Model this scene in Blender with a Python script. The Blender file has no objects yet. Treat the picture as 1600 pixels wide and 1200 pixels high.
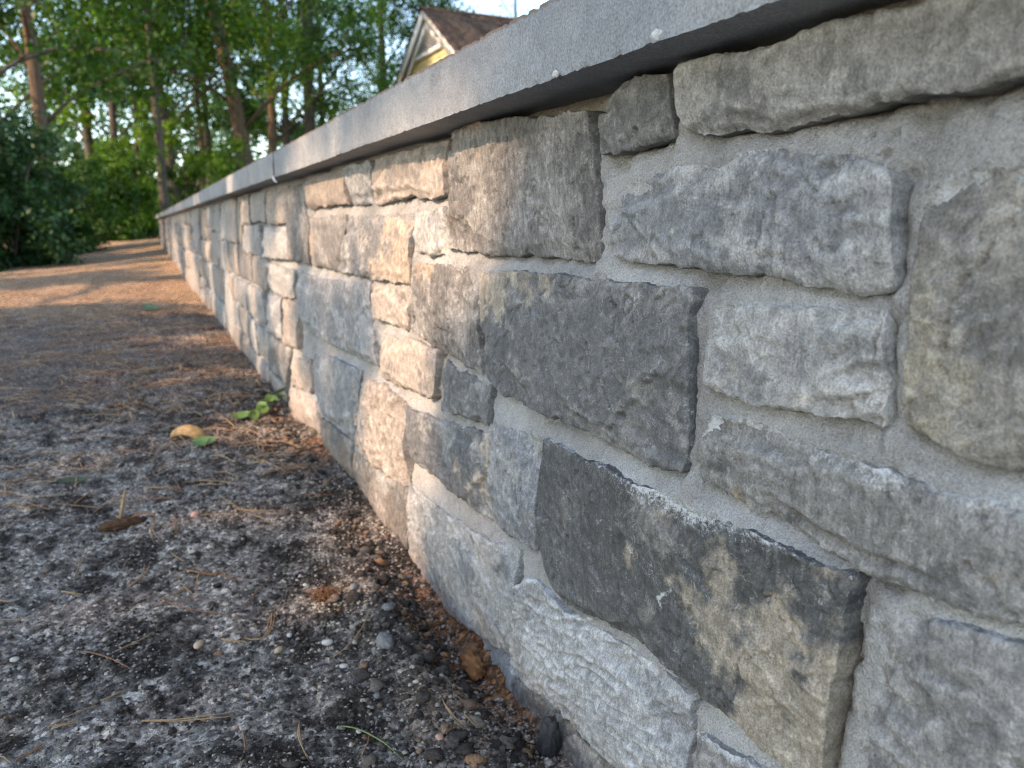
import bpy, math, random
import numpy as np
from mathutils import Vector, Matrix

sc = bpy.context.scene
COL = sc.collection
rng = np.random.default_rng(11)
random.seed(11)

# ------------------------------------------------------------------ camera
PITCH, YAW = math.radians(11.7), math.radians(25.5)
CAM = Vector((-0.34, 0.0, 0.501))
cd = bpy.data.cameras.new('camera')
cd.sensor_width = 36.0
cd.lens = 27.0
cd.clip_start = 0.02
cd.clip_end = 400.0
cd.dof.use_dof = True
cd.dof.focus_distance = 0.60
cd.dof.aperture_fstop = 9.0
cam = bpy.data.objects.new('camera', cd)
cam.location = CAM
cam.rotation_euler = (math.pi / 2 - PITCH, 0.0, -YAW)
COL.objects.link(cam)
sc.camera = cam

# ------------------------------------------------------------------ sky and sun
SUN_EL = math.radians(33.0)
SUN_A = math.radians(12.0)          # swing of the sun from the wall's normal, towards the viewer
SUN = np.array([-math.cos(SUN_EL) * math.cos(SUN_A), -math.cos(SUN_EL) * math.sin(SUN_A), math.sin(SUN_EL)])
world = bpy.data.worlds.new('World')
sc.world = world
world.use_nodes = True
wn = world.node_tree
wn.nodes.clear()
sky = wn.nodes.new('ShaderNodeTexSky')
sky.sky_type = 'NISHITA'
sky.sun_disc = False
sky.sun_elevation = SUN_EL
sky.sun_rotation = math.atan2(SUN[0], SUN[1])
sky.air_density = 1.0
sky.dust_density = 0.5
sky.ozone_density = 1.2
sky.altitude = 300.0
bg = wn.nodes.new('ShaderNodeBackground')
bg.inputs['Strength'].default_value = 0.15
wo = wn.nodes.new('ShaderNodeOutputWorld')
wn.links.new(sky.outputs[0], bg.inputs['Color'])
wn.links.new(bg.outputs[0], wo.inputs['Surface'])
sd = bpy.data.lights.new('sun', 'SUN')
sd.energy = 2.35
sd.angle = math.radians(0.53)
sd.color = (1.0, 0.73, 0.54)
so = bpy.data.objects.new('sun', sd)
so.rotation_euler = Vector(-SUN).to_track_quat('-Z', 'Y').to_euler()
COL.objects.link(so)

vs = sc.view_settings
vs.view_transform = 'Standard'
vs.look = 'None'
vs.gamma = 1.0
vs.use_curve_mapping = False
vs.exposure = 1.95
vs.use_white_balance = True
vs.white_balance_temperature = 7150
sc.cycles.use_denoising = True
sc.cycles.denoiser = 'OPENIMAGEDENOISE'
sc.cycles.denoising_input_passes = 'RGB_ALBEDO_NORMAL'
sc.cycles.denoising_prefilter = 'NONE'
sc.cycles.filter_width = 1.2
sc.cycles.max_bounces = 5
sc.cycles.diffuse_bounces = 2
sc.cycles.glossy_bounces = 2
sc.cycles.transmission_bounces = 3

# ------------------------------------------------------------------ helpers
def smooth(a, b, x):
    t = np.clip((x - a) / (b - a), 0.0, 1.0)
    return t * t * (3 - 2 * t)


def _hash(ix, iy, seed):
    h = (ix.astype(np.int64) * 374761393 + iy.astype(np.int64) * 668265263 + seed * 1442695041) & 0xFFFFFFFF
    h = ((h ^ (h >> 13)) * 1274126177) & 0xFFFFFFFF
    h = ((h ^ (h >> 15)) * 2246822519) & 0xFFFFFFFF
    return (h ^ (h >> 16)) & 0xFFFFFFFF


def gn(x, y, seed=0):
    """2D gradient noise, about -1..1"""
    x0 = np.floor(x); y0 = np.floor(y)
    fx = x - x0; fy = y - y0
    ux = fx * fx * fx * (fx * (fx * 6 - 15) + 10)
    uy = fy * fy * fy * (fy * (fy * 6 - 15) + 10)
    r = []
    for dx, dy in ((0, 0), (1, 0), (0, 1), (1, 1)):
        a = _hash(x0 + dx, y0 + dy, seed) * (2 * math.pi / 4294967296.0)
        r.append(np.cos(a) * (fx - dx) + np.sin(a) * (fy - dy))
    return 1.5 * ((r[0] * (1 - ux) + r[1] * ux) * (1 - uy) + (r[2] * (1 - ux) + r[3] * ux) * uy)


def fbm(x, y, seed=0, octs=4, gain=0.5, lac=2.03):
    s = 0.0; a = 1.0; n = 0.0
    for i in range(octs):
        s = s + a * gn(x, y, seed + i * 17)
        n += a; a *= gain
        x = x * lac + 3.7; y = y * lac + 1.3
    return s / n


def tag(o, label=None, cat=None, group=None, kind=None):
    if label: o['label'] = label
    if cat: o['category'] = cat
    if group: o['group'] = group
    if kind: o['kind'] = kind
    return o


def empty(name, loc=(0, 0, 0), rz=0.0):
    o = bpy.data.objects.new(name, None)
    o.location = loc
    o.rotation_euler.z = rz
    o.empty_display_size = 0.1
    COL.objects.link(o)
    return o


def mesh_np(name, V, quads=None, tris=None, smooth_shade=False):
    V = np.asarray(V, dtype=np.float32)
    me = bpy.data.meshes.new(name)
    nq = 0 if quads is None else len(quads)
    nt = 0 if tris is None else len(tris)
    me.vertices.add(len(V))
    me.vertices.foreach_set('co', V.ravel())
    me.loops.add(nq * 4 + nt * 3)
    li = []
    if nq: li.append(np.asarray(quads, dtype=np.int32).ravel())
    if nt: li.append(np.asarray(tris, dtype=np.int32).ravel())
    me.loops.foreach_set('vertex_index', np.concatenate(li))
    me.polygons.add(nq + nt)
    me.polygons.foreach_set('loop_start', np.concatenate([np.arange(nq, dtype=np.int32) * 4, nq * 4 + np.arange(nt, dtype=np.int32) * 3]).astype(np.int32))
    me.polygons.foreach_set('loop_total', np.concatenate([np.full(nq, 4, np.int32), np.full(nt, 3, np.int32)]).astype(np.int32))
    if smooth_shade:
        me.polygons.foreach_set('use_smooth', np.ones(nq + nt, dtype=bool))
    me.update(calc_edges=True)
    return me


def set_attr(me, name, arr):
    arr = np.asarray(arr, dtype=np.float32)
    if arr.ndim == 1:
        a = me.attributes.new(name, 'FLOAT', 'POINT')
        a.data.foreach_set('value', arr)
    else:
        a = me.attributes.new(name, 'FLOAT_COLOR', 'POINT')
        c = np.ones((len(arr), 4), np.float32); c[:, :3] = arr
        a.data.foreach_set('color', c.ravel())


def obj(name, me, mat, parent=None, loc=None):
    o = bpy.data.objects.new(name, me)
    if mat is not None and len(me.materials) == 0:
        me.materials.append(mat)
    if loc is not None: o.location = loc
    COL.objects.link(o)
    if parent is not None: o.parent = parent
    return o


def grid_quads(nu, nv, off=0):
    i = np.arange(nu * nv).reshape(nv, nu) + off
    return np.stack([i[:-1, :-1], i[:-1, 1:], i[1:, 1:], i[1:, :-1]], -1).reshape(-1, 4)


class MB:
    """collects simple solids into one mesh"""
    def __init__(s): s.v = []; s.q = []; s.t = []
    def box(s, lo, hi):
        b = len(s.v)
        for z in (lo[2], hi[2]):
            s.v += [(lo[0], lo[1], z), (hi[0], lo[1], z), (hi[0], hi[1], z), (lo[0], hi[1], z)]
        s.q += [(b, b+3, b+2, b+1), (b+4, b+5, b+6, b+7), (b, b+1, b+5, b+4), (b+1, b+2, b+6, b+5), (b+2, b+3, b+7, b+6), (b+3, b, b+4, b+7)]
        return s
    def prism(s, poly, d):
        """poly: list of 3D points (planar, counter-clockwise seen from outside), extruded by vector d"""
        b = len(s.v); n = len(poly)
        s.v += [tuple(p) for p in poly] + [tuple(np.array(p) + np.array(d)) for p in poly]
        for i in range(n):
            j = (i + 1) % n
            s.q.append((b + i, b + n + i, b + n + j, b + j))
        for i in range(1, n - 1):
            s.t.append((b, b + i, b + i + 1)); s.t.append((b + n, b + n + i + 1, b + n + i))
        return s
    def tube(s, pts, rads, sides=7):
        pts = [np.array(p, float) for p in pts]
        b0 = len(s.v); n = len(pts)
        for i, p in enumerate(pts):
            d = pts[min(i + 1, n - 1)] - pts[max(i - 1, 0)]
            d = d / (np.linalg.norm(d) + 1e-9)
            a = np.cross(d, (0.31, 0.2, 0.93)) if abs(d[2]) < 0.9 else np.cross(d, (1, 0.1, 0))
            a /= np.linalg.norm(a); c = np.cross(d, a)
            for k in range(sides):
                th = 2 * math.pi * k / sides
                s.v.append(tuple(p + rads[i] * (math.cos(th) * a + math.sin(th) * c)))
        for i in range(n - 1):
            for k in range(sides):
                k2 = (k + 1) % sides
                s.q.append((b0 + i*sides + k, b0 + i*sides + k2, b0 + (i+1)*sides + k2, b0 + (i+1)*sides + k))
        for k in range(1, sides - 1):
            s.t.append((b0, b0 + k + 1, b0 + k))
            e = b0 + (n - 1) * sides
            s.t.append((e, e + k, e + k + 1))
        return s
    def build(s, name, mat, parent=None, loc=None, sm=False):
        me = mesh_np(name, np.array(s.v), np.array(s.q) if s.q else None, np.array(s.t) if s.t else None, sm)
        return obj(name, me, mat, parent, loc)


# ------------------------------------------------------------------ materials
def mat_new(name, rough=0.85, spec=0.3):
    m = bpy.data.materials.new(name); m.use_nodes = True
    nt = m.node_tree
    b = nt.nodes['Principled BSDF']
    b.inputs['Roughness'].default_value = rough
    b.inputs['Specular IOR Level'].default_value = spec
    return m, nt, b


def N(nt, typ, **kw):
    n = nt.nodes.new(typ)
    for k, v in kw.items():
        if k.startswith('in_'): n.inputs[k[3:].replace('_', ' ')].default_value = v
        else: setattr(n, k, v)
    return n


def noise(nt, vec, scale, detail=4, rough=0.6, dist=0.0):
    n = N(nt, 'ShaderNodeTexNoise')
    n.inputs['Scale'].default_value = scale; n.inputs['Detail'].default_value = detail
    n.inputs['Roughness'].default_value = rough; n.inputs['Distortion'].default_value = dist
    if vec is not None: nt.links.new(vec, n.inputs['Vector'])
    return n.outputs['Fac']


def ramp(nt, fac, stops):
    r = N(nt, 'ShaderNodeValToRGB')
    els = r.color_ramp.elements
    while len(els) < len(stops): els.new(0.5)
    for e, (p, c) in zip(els, stops):
        e.position = p
        e.color = (c, c, c, 1) if not hasattr(c, '__len__') else (*c, 1)
    nt.links.new(fac, r.inputs[0])
    return r.outputs[0]


def mix(nt, a, b, fac, mode='MIX'):
    n = N(nt, 'ShaderNodeMix', data_type='RGBA', blend_type=mode)
    n.clamp_factor = True
    for i, v in ((0, fac), (6, a), (7, b)):
        s = n.inputs[i]
        if hasattr(v, 'is_linked'): nt.links.new(v, s)
        elif hasattr(v, '__len__'): s.default_value = (*v, 1)
        else: s.default_value = v if i == 0 else (v, v, v, 1)
    return n.outputs[2]


def math_(nt, op, a, b=None):
    n = N(nt, 'ShaderNodeMath', operation=op)
    for s, v in ((n.inputs[0], a), (n.inputs[1], b)):
        if v is None: continue
        if hasattr(v, 'is_linked'): nt.links.new(v, s)
        else: s.default_value = v
    return n.outputs[0]


def bump(nt, bsdf, height, dist, strength=1.0, prev=None):
    n = N(nt, 'ShaderNodeBump')
    n.inputs['Strength'].default_value = strength; n.inputs['Distance'].default_value = dist
    nt.links.new(height, n.inputs['Height'])
    if prev is not None: nt.links.new(prev, n.inputs['Normal'])
    nt.links.new(n.outputs[0], bsdf.inputs['Normal'])
    return n.outputs[0]


def pos(nt): return N(nt, 'ShaderNodeNewGeometry').outputs['Position']
def attr(nt, name, out='Color'): return N(nt, 'ShaderNodeAttribute', attribute_name=name).outputs[out]


def stretch(nt, vec, sx, sy, sz, rot=(0, 0, 0)):
    mp = N(nt, 'ShaderNodeMapping')
    mp.inputs['Scale'].default_value = (sx, sy, sz); mp.inputs['Rotation'].default_value = rot
    nt.links.new(vec, mp.inputs['Vector'])
    return mp.outputs[0]


def mat_stone():
    m, nt, b = mat_new('split_stone', 0.8, 0.35)
    p = pos(nt)
    col = attr(nt, 'col')
    fine = noise(nt, p, 620, 2, 0.75)
    mid = noise(nt, p, 80, 4, 0.72, 0.5)
    strk = noise(nt, stretch(nt, p, 1, 150, 34, (0.3, 0, 0)), 1.7, 3, 0.75)
    c = mix(nt, col, ramp(nt, fine, [(0.28, 0.5), (0.72, 1.5)]), 0.8, 'MULTIPLY')
    c = mix(nt, c, ramp(nt, mid, [(0.3, 0.60), (0.7, 1.42)]), 0.85, 'MULTIPLY')
    c = mix(nt, c, ramp(nt, strk, [(0.3, 0.6), (0.72, 1.5)]), attr(nt, 'streak', 'Fac'), 'MULTIPLY')
    # pale hairlines
    hair = noise(nt, p, 34, 3, 0.8, 1.2)
    fl = ramp(nt, math_(nt, 'ABSOLUTE', math_(nt, 'SUBTRACT', hair, 0.5)), [(0.0, 0.8), (0.012, 0.0)])
    c = mix(nt, c, (0.52, 0.51, 0.49), math_(nt, 'MULTIPLY', fl, ramp(nt, mid, [(0.45, 0.0), (0.7, 0.9)])))
    lime = attr(nt, 'lime', 'Fac')
    ln = math_(nt, 'ADD', lime, math_(nt, 'MULTIPLY', math_(nt, 'SUBTRACT', noise(nt, p, 260, 4, 0.85, 0.5), 0.5), 3.2))
    lm = ramp(nt, ln, [(0.45, 0.0), (1.0, 0.8)])
    c = mix(nt, c, (0.56, 0.57, 0.57), lm)
    nt.links.new(c, b.inputs['Base Color'])
    b1 = bump(nt, b, fine, 0.0011, 0.75)
    b2 = bump(nt, b, mid, 0.0018, 0.7, b1)
    bump(nt, b, strk, 0.0016, 0.65, b2)
    return m


def mat_mortar():
    m, nt, b = mat_new('mortar', 0.95, 0.12)
    p = pos(nt)
    big = noise(nt, p, 9, 3, 0.6)
    sand = noise(nt, p, 700, 2, 0.8)
    mid = noise(nt, p, 110, 4, 0.75)
    c = mix(nt, (0.27, 0.261, 0.248), (0.40, 0.392, 0.376), ramp(nt, big, [(0.35, 0.0), (0.68, 1.0)]))
    c = mix(nt, c, ramp(nt, sand, [(0.28, 0.55), (0.7, 1.35)]), 0.85, 'MULTIPLY')
    c = mix(nt, c, ramp(nt, mid, [(0.28, 0.82), (0.7, 1.16)]), 0.8, 'MULTIPLY')
    lime = attr(nt, 'lime', 'Fac')
    ln = math_(nt, 'ADD', lime, math_(nt, 'MULTIPLY', math_(nt, 'SUBTRACT', noise(nt, p, 170, 4, 0.85, 0.4), 0.5), 2.4))
    c = mix(nt, c, (0.56, 0.57, 0.57), ramp(nt, ln, [(0.5, 0.0), (1.05, 0.8)]))
    # pinholes
    vo = N(nt, 'ShaderNodeTexVoronoi'); vo.inputs['Scale'].default_value = 190
    nt.links.new(p, vo.inputs['Vector'])
    pit = ramp(nt, vo.outputs['Distance'], [(0.06, 0.0), (0.16, 1.0)])
    c = mix(nt, c, (0.09, 0.085, 0.08), math_(nt, 'MULTIPLY', math_(nt, 'SUBTRACT', 1.0, pit), ramp(nt, mid, [(0.5, 0.0), (0.62, 0.9)])))
    nt.links.new(c, b.inputs['Base Color'])
    b1 = bump(nt, b, sand, 0.0017, 0.9)
    bump(nt, b, mid, 0.0036, 0.85, b1)
    return m


def mat_cap():
    m, nt, b = mat_new('bluestone_cap', 0.75, 0.35)
    p = pos(nt)
    big = noise(nt, p, 5, 5, 0.6)
    sp = noise(nt, p, 520, 2, 0.6)
    c = mix(nt, (0.20, 0.21, 0.222), (0.285, 0.29, 0.288), ramp(nt, big, [(0.38, 0.0), (0.65, 1.0)]))
    c = mix(nt, c, ramp(nt, sp, [(0.3, 0.6), (0.7, 1.4)]), 0.8, 'MULTIPLY')
    c = mix(nt, c, ramp(nt, noise(nt, p, 60, 6, 0.7), [(0.3, 0.8), (0.7, 1.2)]), 0.7, 'MULTIPLY')
    rust = attr(nt, 'lime', 'Fac')
    rn = math_(nt, 'ADD', rust, math_(nt, 'MULTIPLY', math_(nt, 'SUBTRACT', noise(nt, p, 45, 6, 0.8), 0.5), 1.6))
    c = mix(nt, c, (0.17, 0.115, 0.075), ramp(nt, rn, [(0.6, 0.0), (1.1, 0.8)]))
    nt.links.new(c, b.inputs['Base Color'])
    b1 = bump(nt, b, sp, 0.0008, 0.6)
    bump(nt, b, noise(nt, p, 120, 3, 0.7), 0.0016, 0.6, b1)
    return m


def mat_soil():
    m, nt, b = mat_new('soil', 0.95, 0.1)
    p = pos(nt)
    col = attr(nt, 'col')
    fine = noise(nt, p, 420, 3, 0.8)
    mid = noise(nt, p, 65, 5, 0.75, 0.4)
    vo = N(nt, 'ShaderNodeTexVoronoi'); vo.inputs['Scale'].default_value = 170
    nt.links.new(p, vo.inputs['Vector'])
    sep = N(nt, 'ShaderNodeSeparateColor'); nt.links.new(vo.outputs['Color'], sep.inputs[0])
    c = mix(nt, col, ramp(nt, sep.outputs[0], [(0.0, 0.30), (0.6, 0.9), (1.0, 2.4)]), 0.85, 'MULTIPLY')
    c = mix(nt, c, ramp(nt, fine, [(0.3, 0.4), (0.72, 1.7)]), 0.85, 'MULTIPLY')
    c = mix(nt, c, ramp(nt, mid, [(0.32, 0.38), (0.68, 1.6)]), 0.85, 'MULTIPLY')
    gr = ramp(nt, noise(nt, p, 120, 4, 0.85, 0.5), [(0.53, 0.0), (0.62, 0.85)])
    c = mix(nt, c, (0.30, 0.272, 0.245), math_(nt, 'MULTIPLY', gr, attr(nt, 'lime', 'Fac')))
    nt.links.new(c, b.inputs['Base Color'])
    b1 = bump(nt, b, vo.outputs['Distance'], -0.006, 0.7)
    b2 = bump(nt, b, fine, 0.004, 0.9, b1)
    bump(nt, b, mid, 0.014, 0.9, b2)
    return m


def mat_plain(name, c, rough=0.8, var=0.25, scale=60, spec=0.3, bd=0.0005):
    m, nt, b = mat_new(name, rough, spec)
    p = pos(nt)
    k = mix(nt, c, ramp(nt, noise(nt, p, scale, 5, 0.7), [(0.3, 1 - var), (0.7, 1 + var)]), 1.0, 'MULTIPLY')
    nt.links.new(k, b.inputs['Base Color'])
    bump(nt, b, noise(nt, p, scale * 4, 3, 0.7), bd, 0.6)
    return m


def mat_island(name, stops, rough=0.8, scale=300, bd=0.001):
    """each loose piece of the mesh gets its own colour"""
    m, nt, b = mat_new(name, rough, 0.2)
    g = N(nt, 'ShaderNodeNewGeometry')
    c = ramp(nt, g.outputs['Random Per Island'], stops)
    c = mix(nt, c, ramp(nt, noise(nt, g.outputs['Position'], scale, 4, 0.7), [(0.3, 0.5), (0.7, 1.5)]), 0.8, 'MULTIPLY')
    nt.links.new(c, b.inputs['Base Color'])
    bump(nt, b, noise(nt, g.outputs['Position'], scale, 4, 0.7), bd, 0.8)
    return m


def mat_leaf(name, dark, light, trans=0.45):
    m = bpy.data.materials.new(name); m.use_nodes = True
    nt = m.node_tree
    b = nt.nodes['Principled BSDF']
    g = N(nt, 'ShaderNodeNewGeometry')
    c = mix(nt, dark, light, g.outputs['Random Per Island'])
    nt.links.new(c, b.inputs['Base Color'])
    b.inputs['Roughness'].default_value = 0.45
    b.inputs['Specular IOR Level'].default_value = 0.35
    t = N(nt, 'ShaderNodeBsdfTranslucent')
    tc = mix(nt, c, (1.3, 1.55, 0.45), 1.0, 'MULTIPLY')
    nt.links.new(tc, t.inputs['Color'])
    ms = N(nt, 'ShaderNodeMixShader'); ms.inputs[0].default_value = trans
    nt.links.new(b.outputs[0], ms.inputs[1]); nt.links.new(t.outputs[0], ms.inputs[2])
    nt.links.new(ms.outputs[0], nt.nodes['Material Output'].inputs['Surface'])
    return m


def mat_bark(name, c0, c1):
    m, nt, b = mat_new(name, 0.95, 0.1)
    p = pos(nt)
    st = noise(nt, stretch(nt, p, 14, 14, 2.2), 1.5, 6, 0.75)
    c = mix(nt, c0, c1, ramp(nt, st, [(0.35, 0.0), (0.65, 1.0)]))
    nt.links.new(c, b.inputs['Base Color'])
    bump(nt, b, st, 0.03, 0.8)
    return m


M_STONE = mat_stone(); M_MORTAR = mat_mortar(); M_CAP = mat_cap(); M_SOIL = mat_soil()


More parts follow.
